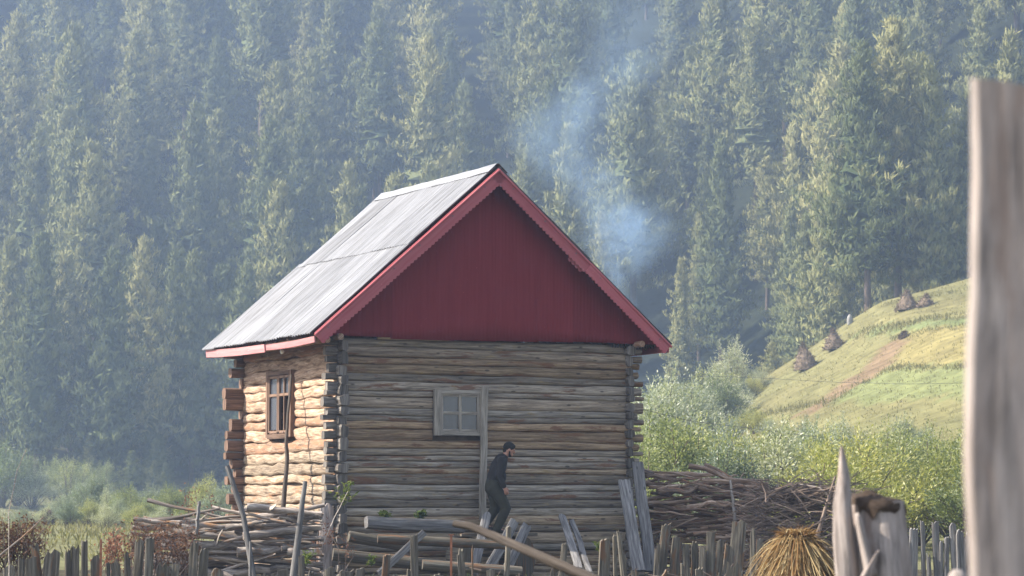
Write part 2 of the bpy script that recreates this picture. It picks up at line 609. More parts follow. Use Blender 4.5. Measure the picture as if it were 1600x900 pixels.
xs = axis([(-260, -90, 10), (-90, -14, 2.5), (-14, -9, 0.8), (-9, 6, 0.35), (6, 10, 0.8), (10, 46, 0.9), (46, 90, 3), (90, 260, 10)])
ys = axis([(-60, 20, 5), (20, 38, 1.0), (38, 52, 0.35), (52, 60, 0.8), (60, 110, 1.6), (110, 250, 1.2), (250, 330, 3), (330, 640, 6)])

# patches of the hill fields, in metres on the ground: colour, corner points
def ray_ground(px, py, y0=110.0, y1=320.0):
    y = y0
    while y < y1:
        p = at(px, py, y)
        if p.z <= ground_z(p.x, p.y):
            return (p.x, p.y)
        y += 0.5
    return (at(px, py, y1).x, y1)


def inside(poly, x, y):
    c = False
    j = len(poly) - 1
    for i in range(len(poly)):
        xi, yi = poly[i]
        xj, yj = poly[j]
        if (yi > y) != (yj > y) and x < (xj - xi) * (y - yi) / (yj - yi) + xi:
            c = not c
        j = i
    return c


PATCHES = []          # filled below with world polygons
def patch(col, pts):
    PATCHES.append((col, [ray_ground(*p) for p in pts]))


patch((0.215, 0.182, 0.076), [(1398, 530), (1620, 500), (1620, 566), (1500, 572), (1392, 576)])      # golden field
patch((0.165, 0.176, 0.074), [(1390, 578), (1500, 574), (1620, 570), (1620, 622), (1400, 626), (1290, 632), (1340, 600)])   # bright green
patch((0.145, 0.165, 0.07), [(1345, 517), (1420, 508), (1620, 492), (1620, 505), (1420, 520), (1345, 525)])     # green strip
patch((0.195, 0.138, 0.082), [(1395, 532), (1412, 532), (1385, 576), (1335, 606), (1270, 645), (1240, 655), (1300, 610), (1350, 575)])   # reddish stubble

verts, cols = [], []
for y in ys:
    for x in xs:
        verts.append((x, y, ground_z(x, y)))
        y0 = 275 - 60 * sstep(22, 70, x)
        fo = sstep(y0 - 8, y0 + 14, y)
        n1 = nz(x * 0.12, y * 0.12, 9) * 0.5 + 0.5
        base = Vector((0.185, 0.172, 0.092)).lerp(Vector((0.15, 0.152, 0.078)), n1)
        if y > 100 and x > 8:
            base = Vector((0.188, 0.165, 0.074)).lerp(Vector((0.145, 0.14, 0.062)), n1)
            for c, poly in PATCHES:
                jx, jy = 0.9 * nz(x * 0.6, y * 0.6, 4), 0.9 * nz(x * 0.6, y * 0.6, 8)
                if inside(poly, x + jx, y + jy):
                    base = Vector(c)
        if y < 60:
            base = Vector((0.085, 0.07, 0.052)).lerp(Vector((0.06, 0.06, 0.035)), n1)
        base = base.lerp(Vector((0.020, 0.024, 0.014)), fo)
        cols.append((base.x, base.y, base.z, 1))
nx = len(xs)
faces = [(j * nx + i, j * nx + i + 1, (j + 1) * nx + i + 1, (j + 1) * nx + i) for j in range(len(ys) - 1) for i in range(nx - 1)]
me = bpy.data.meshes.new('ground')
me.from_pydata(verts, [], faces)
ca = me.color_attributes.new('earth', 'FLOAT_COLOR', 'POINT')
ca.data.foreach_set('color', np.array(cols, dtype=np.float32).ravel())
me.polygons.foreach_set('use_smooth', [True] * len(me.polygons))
k = NT('earth_and_grass')
ac = k.attr('earth').outputs['Color']
tc = k.n('ShaderNodeTexCoord').outputs['Object']
n1 = k.noise(k.scaled(tc, (1, 1, 1)), 0.9, 7, 0.7)
n2 = k.noise(k.scaled(tc, (1, 1, 1)), 0.18, 4, 0.6)
f1 = k.ramp(n1, [(0.3, 0.62), (0.7, 1.35)])
f2 = k.ramp(n2, [(0.3, 0.8), (0.7, 1.2)])
col = k.mix(1.0, k.mix(1.0, ac, f1, 'MULTIPLY'), f2, 'MULTIPLY')
k.l(col, k.bsdf.inputs['Base Color'])
k.bsdf.inputs['Roughness'].default_value = 1.0
k.bsdf.inputs['Specular IOR Level'].default_value = 0.0
k.bump(n1, 0.7, 0.25)
me.materials.append(k.mat)
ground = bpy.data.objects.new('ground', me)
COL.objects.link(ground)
tag(ground, kind='structure')

# ------------------------------------------------------------------ haze
hb = MB()
hb.box((0, 290, 95), (560, 740, 220))
hz = hb.build('haze', None)
hz.data.materials.clear()
k = NT('valley_haze')
k.t.nodes.remove(k.bsdf)
pv = k.n('ShaderNodeVolumePrincipled')
pv.inputs['Color'].default_value = HAZE_COLOR
pv.inputs['Density'].default_value = HAZE_DENSITY
pv.inputs['Anisotropy'].default_value = 0.45
k.l(pv.outputs[0], k.out.inputs['Volume'])
hz.data.materials.append(k.mat)
hz.display_type = 'WIRE'
tag(hz, kind='stuff')


# ------------------------------------------------------------------ conifers
def conifer(seed, H, Rm, cb, lump, skinny=1.0):
    rr = random.Random(seed)
    root = empty('conifer_tree', (0, 0, -200))
    tr = MB()
    pts, rad = [], []
    for i in range(9):
        t = i / 8
        pts.append((0.25 * nz(t * 2, seed, 0), 0.25 * nz(t * 2, seed, 5), H * t * 0.97))
        rad.append(0.012 * H * (1 - t) ** 0.8 + 0.03)
    tr.tube(pts, rad, 7, rr.random())
    tr.build('trunk', M['bark'], root, True)
    cr = MB()
    cr_r = random.Random(seed + 500)
    z = cb * H
    Rm *= 1.68
    zc0 = cb * H + 0.07 * H
    zs_ = [zc0 + (H * 0.96 - zc0) * i / 40 for i in range(41)]
    cr.tube([(0, 0, q) for q in zs_], [max(0.05, 0.42 * Rm * (1 - i / 40) ** 0.8 * min(1, i / 7)) for i in range(41)], 12, 0.0, True, rough=0.75, seed=seed * 1.7)  # solid core added to block sun and darken the crown's far side
    for _ in range(2600):  # inner needles in darker tints, added so the crown shades itself
        u = cr_r.random() ** 1.25
        zz = zc0 - 0.04 * H + (H * 0.97 - zc0) * u
        rad_ = Rm * (1 - u) ** 0.78 * cr_r.uniform(0.25, 0.72) * min(1, 0.3 + u * 5)
        a = cr_r.random() * 6.283
        rad_ *= 1 + lump * 0.8 * nz(math.cos(a) * 1.1 + seed, math.sin(a) * 1.1, zz * 0.22)
        out = Vector((math.cos(a), math.sin(a), 0))
        N = (out + Vector((cr_r.gauss(0, 0.4), cr_r.gauss(0, 0.4), cr_r.gauss(0.3, 0.4)))).normalized()
        d = out * 0.5 + Vector((cr_r.gauss(0, 0.5), cr_r.gauss(0, 0.5), cr_r.uniform(0.3, 1.2)))
        d = d - N * d.dot(N)
        cr.blade(out * rad_ + Vector((0, 0, zz)), d, cr_r.uniform(0.6, 1.15), cr_r.uniform(0.16, 0.3), N.cross(d), rnd=cr_r.random() * 0.5)
    while z < H * 0.985:
        u = (z - cb * H) / (H * (1 - cb))
        prof = (1 - u) ** 0.74 * (0.6 + 0.4 * min(1, u * 4.5)) + 0.02
        nb = 5 if u < 0.55 else 4
        a0 = rr.random() * 6.28
        for b in range(nb):
            a = a0 + b * 6.283 / nb + rr.uniform(-0.5, 0.5)
            lump_f = 1 + lump * nz(math.cos(a) * 1.1 + seed, math.sin(a) * 1.1, z * 0.22)
            L = Rm * prof * rr.uniform(0.58, 1.14) * lump_f
            if L < 0.25:
                L = 0.25
            if u < 0.12 and rr.random() < 0.45:
                continue
            el = R(-12 + 60 * u + rr.uniform(-9, 9))
            out = Vector((math.cos(a), math.sin(a), 0))
            sid = Vector((-math.sin(a), math.cos(a), 0))
            nt = max(2, int(L * 1.7))
            for t_ in range(nt):
                q = 0.25 + 0.75 * (t_ + rr.random() * 0.8) / nt
                q = min(q, 1.03)
                p = out * (L * q * math.cos(el)) + Vector((0, 0, z + L * q * math.sin(el) + 0.20 * L * q * q))
                p += sid * rr.gauss(0, 0.16 * L * q + 0.12) + Vector((0, 0, rr.gauss(0, 0.10)))
                shade = rr.random()
                for _ in range(15):
                    of = Vector((rr.gauss(0, 1), rr.gauss(0, 1), rr.gauss(0, 0.8))).normalized()
                    N = (out * 0.85 + of * 0.65 + Vector((0, 0, 0.3))).normalized()      # needles fan round their tuft
                    d = out * 0.7 + of * 0.35 + Vector((rr.gauss(0, 0.3), rr.gauss(0, 0.3), rr.uniform(0.5, 1.4)))
                    d = d - N * (d.dot(N) * 0.8)
                    cr.blade(p + of * rr.uniform(0.08, 0.5), d, rr.uniform(0.45, 0.95), rr.uniform(0.09, 0.17), N.cross(d),
                             rnd=min(1, max(0, 0.3 + shade * 0.3 + rr.random() * 0.25)))
        z += rr.uniform(0.55, 0.85) * (0.65 + 0.6 * (1 - u))
    # leader
    for _ in range(14):
        cr.blade(Vector((0, 0, H * 0.965 + rr.random() * H * 0.02)), Vector((rr.gauss(0, 0.35), rr.gauss(0, 0.35), 1)), rr.uniform(0.4, 0.8), 0.13,
                 Vector((rr.gauss(0, 1), rr.gauss(0, 1), 0)), rnd=rr.random())
    cr.build('crown', M['conifer'], root)
    return root


protos = [conifer(1, 25, 3.6, 0.10, 0.55), conifer(2, 28, 3.9, 0.20, 0.75), conifer(3, 22, 3.1, 0.06, 0.5),
          conifer(4, 30, 3.5, 0.36, 0.85), conifer(5, 26, 2.7, 0.14, 0.6), conifer(6, 20, 3.7, 0.05, 0.65)]
KIND = ['full', 'broad crowned', 'dense', 'tall bare trunked', 'slender', 'low bushy']


def forest_edge(x):
    return 284 - 60 * sstep(22, 66, x) + 5 * nz(x * 0.06, 1.3, 0) - 12 * sstep(-25, -60, x)


tr_r = random.Random(77)
spots = []
hand = [(1357, 226, 1, 0.95), (1405, 229, 1, 1.05), (1441, 233, 1, 0.98), (1470, 227, 4, 0.9), (1300, 248, 0, 0.95), (1255, 262, 4, 0.8), (1520, 231, 2, 1.0),
        (60, 262, 0, 1.05), (165, 262, 0, 1.0), (20, 272, 2, 1.1), (110, 279, 2, 1.0), (230, 268, 0, 1.05), (300, 270, 0, 1.0), (1492, 352, 0, 1.1), (1530, 362, 1, 1.1), (1470, 372, 0, 1.1), (1550, 380, 2, 1.2), (1510, 398, 0, 1.15), (1440, 392, 1, 1.1), (1580, 350, 0, 1.0), (-40, 266, 0, 1.0), (265, 276, 2, 1.1), (345, 276, 2, 1.05), (200, 280, 5, 1.1), (380, 268, 0, 0.95)]
for px, Y, kd, sc in hand:
    spots.append(((px - 800) / F * Y, Y, kd, sc))
tries = 0
while len(spots) < 300 and tries < 90000:
    tries += 1
    y = 222 + 272 * tr_r.random() ** 0.9
    x = (tr_r.random() * 2 - 1) * (0.2 * y + 11)
    if y < forest_edge(x):
        continue
    md = 7.7 + 0.014 * (y - 220) + tr_r.random() * 2.4
    if any((x - a) ** 2 + (y - b) ** 2 < md * md for a, b, _, _ in spots):
        continue
    kd = tr_r.choice([0, 0, 1, 1, 2, 3, 4, 4, 5])
    spots.append((x, y, kd, tr_r.choice((0.68, 0.82, 0.95, 1.05, 1.18, 1.32)) * tr_r.uniform(0.95, 1.05)))
print('TREES', len(spots), tries)
used = set()
for x, y, kd, sc in spots:
    o = protos[kd] if kd not in used else copy_tree(protos[kd])
    used.add(kd)
    o.location = (x, y, ground_z(x, y) - 0.25)
    o.rotation_euler = (R(tr_r.uniform(-2, 2)), R(tr_r.uniform(-2, 2)), tr_r.random() * 6.28)
    o.scale = (sc * tr_r.uniform(0.88, 1.15), sc * tr_r.uniform(0.88, 1.15), sc)
    px = 800 + F * x / y
    if y - forest_edge(x) < 16:
        where = 'at the foot of the forest left of the cabin' if px < 640 else 'at the forest edge behind the grassy hill' if px > 1040 else 'at the forest foot behind the cabin'
    elif y < 370:
        where = 'in the hazy forest left of the cabin roof' if px < 640 else 'in the hazy forest right of the smoke' if px > 1040 else 'in the hazy forest above the cabin roof'
    else:
        where = 'high on the slope at the upper left' if px < 530 else 'high on the slope at the upper right' if px > 1070 else 'high on the slope above the ridge'
    tag(o, f'{KIND[kd]} green conifer {where}', 'tree', f'{KIND[kd]} conifers {where}')


# the same forest going on beyond both sides of the picture, as one mass
fr_ = np.random.RandomState(4)
Vs, Rn = [], []
nf_tot = 0
for i in range(230):
    y = fr_.uniform(236, 440)
    side = -1 if i % 2 else 1
    x = side * (0.2 * y + 13 + 62 * fr_.rand() ** 1.2)
    if y < forest_edge(x):
        y = forest_edge(x) + 70 * fr_.rand()
        x = side * (0.2 * y + 13 + 62 * fr_.rand() ** 1.2)
    src = protos[fr_.randint(0, 6)]
    cm = [c for c in src.children if c.name.startswith('crown')][0].data
    co = np.empty(len(cm.vertices) * 3, dtype=np.float32)
    cm.vertices.foreach_get('co', co)
    co = co.reshape(-1, 3)
    core = 41 * 12 + 24                                   # the added sun-blocking core comes first in the mesh
    bl = co[core:]
    bl = bl[:len(bl) // 4 * 4].reshape(-1, 4, 3)[fr_.randint(0, 3)::3]
    c = bl.mean(axis=1, keepdims=True)
    bl = c + (bl - c) * 1.6
    sc = fr_.uniform(0.8, 1.15)
    a = fr_.rand() * 6.28
    Mr = np.array([[math.cos(a), -math.sin(a), 0], [math.sin(a), math.cos(a), 0], [0, 0, 1]], dtype=np.float32) * sc
    Vs.append((bl.reshape(-1, 3) @ Mr.T + np.array([x, y, ground_z(x, y) - 0.3], dtype=np.float32)).astype(np.float32))
    Rn.append(np.repeat(fr_.rand(len(bl)), 4).astype(np.float32))
V = np.concatenate(Vs)
Rn = np.concatenate(Rn)
fm_ = bpy.data.meshes.new('forest')
fm_.vertices.add(len(V))
fm_.vertices.foreach_set('co', V.ravel())
nq = len(V) // 4
fm_.loops.add(nq * 4)
fm_.loops.foreach_set('vertex_index', np.arange(nq * 4, dtype=np.int32))
fm_.polygons.add(nq)
fm_.polygons.foreach_set('loop_start', np.arange(0, nq * 4, 4, dtype=np.int32))
fm_.polygons.foreach_set('loop_total', np.full(nq, 4, dtype=np.int32))
at_ = fm_.attributes.new('rnd', 'FLOAT', 'POINT')
at_.data.foreach_set('value', Rn)
fm_.materials.append(M['conifer'])
fm_.update(calc_edges=True)
fo_ = bpy.data.objects.new('forest', fm_)
COL.objects.link(fo_)
tag(fo_, 'conifer forest going on along the slope', kind='stuff')
# young conifers and dark undergrowth at the forest foot
sap_r = random.Random(8)
for i in range(34):
    if i < 22:
        px, Y = sap_r.uniform(125, 400), sap_r.uniform(256, 276)
        lab = 'young bushy conifer in the shade at the forest foot left of the cabin'
    else:
        px, Y = sap_r.uniform(1010, 1330), sap_r.uniform(240, 266)
        lab = 'young bushy conifer in the shade behind the grassy hill'
    o = copy_tree(protos[sap_r.choice([2, 5, 5])])
    o.name = 'conifer_sapling'
    x = (px - 800) / F * Y
    o.location = (x, Y, ground_z(x, Y) - 0.3)
    sc = sap_r.uniform(0.18, 0.40)
    o.scale = (sc * 1.25, sc * 1.25, sc)
    o.rotation_euler = (0, 0, sap_r.random() * 6.28)
    tag(o, lab, 'young tree', lab.replace('conifer', 'conifers'))


# ------------------------------------------------------------------ shrubs
def shrub(seed, H, Rm, mat, leaf=0.12, n=8500):
    rr = random.Random(seed)
    root = empty('willow_shrub', (0, 0, -200))
    st, lf = MB(), MB()
    ends = []
    for i in range(26):
        a = rr.random() * 6.28
        sp = rr.random() ** 0.7
        top = Vector((math.cos(a) * Rm * sp, math.sin(a) * Rm * sp, H * (1 - 0.55 * sp * sp) * rr.uniform(0.72, 1.05)))
        base = Vector((math.cos(a) * 0.2 * rr.random(), math.sin(a) * 0.2 * rr.random(), -0.1))
        mid = base.lerp(top, 0.5) + Vector((rr.gauss(0, 0.12), rr.gauss(0, 0.12), 0.12 * H))
        st.tube([base, mid, top], [0.035, 0.022, 0.008], 5, rr.random())
        ends.append((base, mid, top))
    st.build('stem', M['bark'], root)
    for i in range(n):
        b, m_, t = ends[rr.randrange(len(ends))]
        q = 0.25 + 0.75 * rr.random() ** 0.6
        p = b.lerp(m_, q * 2) if q < 0.5 else m_.lerp(t, q * 2 - 1)
        c = Vector((rr.gauss(0, 1), rr.gauss(0, 1), rr.gauss(0, 0.9)))
        p = p + c * (0.13 * Rm * (1.25 - q * 0.6))
        if p.z < 0.05:
            continue
        d = Vector((c.x, c.y, abs(c.z) * 0.7 + 0.6)) + Vector((rr.gauss(0, 0.5), rr.gauss(0, 0.5), rr.gauss(0, 0.5)))
        lf.blade(p, d, leaf * rr.uniform(0.7, 1.3), leaf * rr.uniform(0.26, 0.42), Vector((rr.gauss(0, 1), rr.gauss(0, 1), rr.gauss(0, 1))), rnd=rr.random())
    # upright whips
    for i in range(50):
        b, m_, t = ends[rr.randrange(len(ends))]
        d = Vector((rr.gauss(0, 0.25), rr.gauss(0, 0.25), 1)).normalized()
        for j in range(9):
            lf.blade(t + d * (0.07 * j), d + Vector((rr.gauss(0, 0.6), rr.gauss(0, 0.6), 0.2)), leaf * 0.9, leaf * 0.3, Vector((rr.gauss(0, 1), rr.gauss(0, 1), 0)), rnd=rr.random())
    lf.build('foliage', mat, root)
    return root


sh = [shrub(21, 3.2, 1.9, M['willow']), shrub(22, 3.6, 1.7, M['willow_pale']), shrub(23, 2.8, 2.1, M['willow_yellow']), shrub(24, 3.4, 1.8, M['willow'], 0.11, 9500),
      shrub(25, 3.0, 2.0, M['willow_pale'], 0.11, 9000)]
SK = ['green leafy', 'silvery green', 'yellow green', 'dense green', 'pale silvery']
sused = set()


def put_shrub(x, y, kd, sc, label, group, zs=1.0):
    o = sh[kd] if kd not in sused else copy_tree(sh[kd])
    sused.add(kd)
    o.location = (x, y, ground_z(x, y) - 0.05)
    o.rotation_euler = (0, 0, tr_r.random() * 6.28)
    bw = tr_r.uniform(1.0, 1.35)
    o.scale = (sc * bw, sc * bw, sc * zs)
    tag(o, label, 'shrub', group)


pts = []
tries = 0
while len(pts) < 62 and tries < 9000:
    tries += 1
    y = 64 + 64 * tr_r.random() ** 0.8
    x = y * tr_r.uniform(0.04, 0.205) + 0.5
    if any((x - a) ** 2 + (y - b) ** 2 < (2.0 + 0.012 * y) ** 2 for a, b in pts):
        continue
    pts.append((x, y))
for x, y in pts:
    kd = tr_r.choice([0, 0, 0, 1, 2, 2, 3, 3, 4])
    near = 'just beyond the woodpile right of the cabin' if y < 86 else 'on the bank below the grassy hill'
    pxs = 800 + F * x / y
    top = at(pxs, (612 if pxs < 1090 else 640 + 34 * nz(pxs * 0.017, y * 0.12, 0)), y).z
    sc = min(tr_r.uniform(0.75, 1.15), (top - ground_z(x, y)) / 3.6 * tr_r.choice((0.62, 0.85, 1.0, 1.08)))
    if sc > 0.25:
        put_shrub(x, y, kd, sc, f'{SK[kd]} willow shrub {near}', f'{SK[kd]} willow shrubs {near}')
pts = []
tries = 0
while len(pts) < 42 and tries < 9000:
    tries += 1
    y = 128 + 80 * tr_r.random()
    lo, hi = 0.035 * y, (0.066 * y if y < 160 else 10.6 + (y - 160) * 0.165)
    x = lo + (hi - lo) * tr_r.random()
    if any((x - a) ** 2 + (y - b) ** 2 < 2.9 ** 2 for a, b in pts):
        continue
    pts.append((x, y))
for x, y in pts:
    kd = tr_r.choice([1, 1, 4, 4, 0, 3])
    put_shrub(x, y, kd, tr_r.uniform(1.25, 1.75) * (0.8 if x / y > 0.07 else 1), f'tall {SK[kd]} willow thicket left of the haystack slope', f'tall {SK[kd]} willows left of the haystack slope')
for px, py in ((1102, 668), (1118, 655), (1128, 672), (1140, 640), (1152, 655), (1160, 625), (1175, 612), (1188, 600), (1150, 680), (1180, 668), (1205, 676), (1100, 640), (1125, 630)):
    gx_, gy_ = ray_ground(px, py + 10)
    put_shrub(gx_, gy_, tr_r.choice([1, 4, 0, 2]), tr_r.uniform(0.32, 0.62), 'low shrub at the edge of the grassy slope', 'low shrubs along the edge of the grassy slope')
pts = []
for px, Y, sc, kd in [(95, 150, 0.8, 4), (125, 138, 1.0, 1), (148, 132, 1.15, 1), (176, 128, 0.95, 4), (205, 122, 0.9, 0), (228, 130, 1.0, 4), (262, 118, 0.85, 0), (300, 124, 0.9, 3),
                      (330, 120, 1.05, 0), (350, 116, 0.95, 4), (75, 118, 0.5, 4), (110, 112, 0.55, 1), (170, 106, 0.55, 4), (215, 104, 0.5, 0), (255, 100, 0.55, 4), (285, 102, 0.5, 3),
                      (140, 118, 0.6, 0), (35, 128, 0.5, 4), (190, 116, 0.6, 1)]:
    put_shrub((px - 800) / F * Y, Y, kd, sc * 0.62, f'{SK[kd]} shrub in the meadow beyond the left fence', f'{SK[kd]} shrubs in the meadow beyond the left fence')
for px, Y, sc, kd in [(5, 235, 1.7, 0), (30, 244, 1.5, 3), (52, 236, 1.1, 4), (-20, 240, 1.8, 3), (112, 246, 1.3, 3), (128, 250, 1.1, 0), (85, 252, 1.2, 0), (148, 240, 0.9, 4), (165, 255, 1.1, 3)]:
    put_shrub((px - 800) / F * Y, Y, kd, sc, f'{SK[kd]} bush under the first trees at far left', f'{SK[kd]} bushes under the first trees at far left')

# ------------------------------------------------------------------ grass: ground cover on the hill and meadow
gm = MB()
gr = random.Random(5)
cnt = 0
for _ in range(17000):
    y = gr.uniform(112, 262)
    x = gr.uniform(8, 0.205 * y + 4)
    if y > forest_edge(x) + 6 or (y < 215 and gr.random() < 0.45):
        continue
    z = ground_z(x, y)
    col_r = gr.random()
    for _ in range(2):
        gm.blade(Vector((x + gr.gauss(0, 0.15), y + gr.gauss(0, 0.15), z - 0.03)), Vector((gr.gauss(0, 0.4), gr.gauss(0, 0.4), 1)), gr.uniform(0.12, 0.26) * (2.0 if y > 208 else 1), 0.05,
                 Vector((gr.gauss(0, 1), gr.gauss(0, 1), 0)), rnd=col_r)
for _ in range(9000):
    y = gr.uniform(62, 250)
    x = -gr.uniform(0.08, 0.21) * y
    z = ground_z(x, y)
    gm.blade(Vector((x, y, z - 0.02)), Vector((gr.gauss(0, 0.4), gr.gauss(0, 0.4), 1)), gr.uniform(0.15, 0.4), 0.06, Vector((gr.gauss(0, 1), gr.gauss(0, 1), 0)), rnd=gr.random())
for line in ([(1330, 528), (1400, 516), (1500, 498), (1600, 486)], [(1345, 517), (1430, 505), (1520, 488)], [(1385, 578), (1440, 577), (1520, 574), (1600, 571)], [(1290, 634), (1350, 600), (1388, 580)],
             [(1395, 532), (1440, 522), (1520, 510)], [(1130, 668), (1180, 655), (1240, 640), (1300, 632)], [(1380, 478), (1440, 468), (1520, 452)]):
    wl = [ray_ground(*p) for p in line]
    for (ax_, ay_), (bx_, by_) in zip(wl, wl[1:]):
        for _ in range(int(26 * math.hypot(bx_ - ax_, by_ - ay_))):
            t = gr.random()
            x, y = ax_ + (bx_ - ax_) * t + gr.gauss(0, 0.25), ay_ + (by_ - ay_) * t + gr.gauss(0, 0.6)
            gm.blade(Vector((x, y, ground_z(x, y) - 0.03)), Vector((gr.gauss(0, 0.35), gr.gauss(0, 0.35), 1)), gr.uniform(0.25, 0.75) * (0.6 + 0.5 * nz(x * 0.5, y * 0.5, 0)), 0.06,
                     Vector((gr.gauss(0, 1), gr.gauss(0, 1), 0)), rnd=0.2 + gr.random() * 0.8)
tag(gm.build('meadow_grass', M['field_grass']), kind='stuff')


# ------------------------------------------------------------------ haystacks
def haystack(px, py_base, Y, h, wd, name_label, lean=0.0):
    x = (px - 800) / F * Y
    z = ground_z(x, Y)
    b = MB()
    prof = [(0.0, 1.0), (0.12, 1.03), (0.3, 0.9), (0.5, 0.72), (0.68, 0.5), (0.82, 0.3), (0.93, 0.16), (1.0, 0.05)]
    n = 20
    vs, fs = [], []
    for i, (t, r) in enumerate(prof):
        for j in range(n):
            a = 6.283 * j / n
            rr = r * wd / 2 * (1 + 0.16 * nz(math.cos(a) * 2 + px, math.sin(a) * 2, t * 4))
            vs.append((math.cos(a) * rr + lean * t * h, math.sin(a) * rr, t * h * (1 + 0.05 * nz(a, t * 3, px)) - 0.1))
    for i in range(len(prof) - 1):
        for j in range(n):
            fs.append((i * n + j, i * n + (j + 1) % n, (i + 1) * n + (j + 1) % n, (i + 1) * n + j))
    fs.append(tuple((len(prof) - 1) * n + j for j in range(n)))
    b.add(vs, fs)
    rr_ = random.Random(px)
    for _ in range(700):
        i = rr_.randrange(len(vs))
        p = Vector(vs[i])
        b.blade(p, Vector((p.x, p.y, -0.6 * wd + rr_.uniform(0, wd))) + Vector((rr_.gauss(0, 0.3), rr_.gauss(0, 0.3), 0)), rr_.uniform(0.15, 0.35), 0.05, Vector((rr_.gauss(0, 1), rr_.gauss(0, 1), rr_.gauss(0, 1))))
    o = b.build('haystack', M['hay'])
    o.location = (x, Y, z)
    tag(o, name_label, 'haystack', 'haystacks in the fields')


def surf_y(px, py):
    """depth of the ground seen at a place of the hill, not beyond its crest"""
    best = min(((CAMZ, 0),), default=None)
    lo = 9999
    for i in range(120, 232):
        Y = float(i)
        x = (px - 800) / F * Y
        z = ground_z(x, Y)
        y_ = 450 - F * math.tan(math.atan((z - CAMZ) / Y) - PITCH)
        if y_ < lo:
            lo, best = y_, Y
        if y_ <= py:
            return Y
    return best - 1.0


haystack(1261, 580, surf_y(1261, 579), 2.0, 1.75, 'pointed brown haystack lowest on the grassy slope', -0.12)
haystack(1306, 546, surf_y(1306, 547), 1.55, 1.6, 'pointed brown haystack just uphill of the lowest one', -0.1)
haystack(1419, 483, surf_y(1419, 484), 1.5, 1.6, 'rounded tall haystack high on the hill by the trees', 0.0)
haystack(1447, 478, surf_y(1447, 479), 0.95, 1.3, 'low dark haystack right of the rounded one on the hill', 0.1)
haystack(1416, 527, surf_y(1416, 528), 0.42, 0.75, 'small low hay heap beside the golden field', -0.2)
haystack(74, 831, 118, 0.75, 0.62, 'small dark hay heap in the meadow behind left fence', 0.1)
b = MB()
for i in range(7):
    pass
sy = surf_y(1329, 507)
sx = (1329 - 800) / F * sy
b.tube([(0, 0, -0.05), (0, 0, 0.3), (0.02, 0, 0.65), (0.03, 0, 0.8)], [0.22, 0.25, 0.17, 0.06], 9, rough=0.4, seed=2)
o = b.build('marker_stone', M['stone'], smooth=True)
o.location = (sx, sy, ground_z(sx, sy))
tag(o, 'upright pale stone on the hill crest near the weeds', 'stone')

# ------------------------------------------------------------------ the log cabin
Z0 = 0.55
cab = empty('log_cabin', CORNER + Vector((0, 0, Z0)), ANG)
tag(cab, 'log cabin with dark red gable and corrugated metal roof', 'cabin')
cab_inv = (Matrix.Translation(CORNER + Vector((0, 0, Z0))) @ Matrix.Rotation(ANG, 4, 'Z')).inverted()


def on_front(px, py, off=0.0):
    """local x, z on the cabin front (local y = -off)"""
    c = CORNER - DV * off
    u = (px - 800) / F
    t = (u * c.y - c.x) / (RV.x - u * RV.y)
    Y = c.y + RV.y * t
    return t, at(px, py, Y).z - Z0


def on_side(px, py, off=0.0):
    c = CORNER - RV * off
    u = (px - 800) / F
    s = (u * c.y - c.x) / (DV.x - u * DV.y)
    Y = c.y + DV.y * s
    return s, at(px, py, Y).z - Z0


def courses(H, lo, hi, seed):
    rr = random.Random(seed)
    hs = []
    z = 0
    while z < H:
        h = rr.uniform(lo, hi)
        hs.append(h)
        z += h
    k_ = H / z
    out, z = [], 0
    for h in hs:
        out.append((z + h * k_ / 2, h * k_))
        z += h * k_
    return out


WH = 3.93
WZ0 = -0.55                       # lowest log starts below the yard


def log(mb, ends, fixed, horiz, z, h, ax, rnd, seed, thick=0.066, wob=0.7, rough=0.11, power=0.66):
    """one log along local x (ax=0) or local y (ax=1)"""
    a, b = ends
    n = max(4, int((b - a) / 0.13))
    pts, rad = [], []
    tap = 0.10 if int(seed * 10) % 2 else -0.10
    for i in range(n + 1):
        t = i / n
        u = a + (b - a) * t
        zz = z + 0.022 * wob * nz(u * 0.7, seed, 1) + 0.012 * wob * nz(u * 2.2, seed, 3)
        q = fixed + 0.022 * nz(u * 0.9, seed, 6)
        pts.append((u, q, zz) if ax == 0 else (q, u, zz))
        rad.append(h / 2 * 1.05 * (1 + tap * (t - 0.5)) * (1 + 0.09 * nz(u * 1.1, seed, 11) + 0.05 * nz(u * 4, seed, 17)))
    mb.tube(pts, rad, 14, rnd, True, thick / (h / 2), (0, 0, 1), rough, seed, power=power)


FW = (on_front(674, 611)[0], on_front(751, 611)[0], on_front(700, 680)[1], on_front(700, 610)[1])     # front window: x0, x1, z0, z1
SW = (on_side(458, 600, 0.1)[0], on_side(419, 600, 0.1)[0], 2.24, 3.42)                                           # side window: y0, y1, z0, z1
SD = (0.45, 1.02, -0.2, 0.62)                                                                          # small low door on the sunny side


def cut(z, h, a, b, holes):
    segs = [(a, b)]
    for (p, q, zl, zh) in holes:
        if z + h * 0.25 > zl and z - h * 0.25 < zh:
            segs = [r for (s, e) in segs for r in ((s, min(e, p)), (max(s, q), e)) if r[1] - r[0] > 0.05]
    return segs


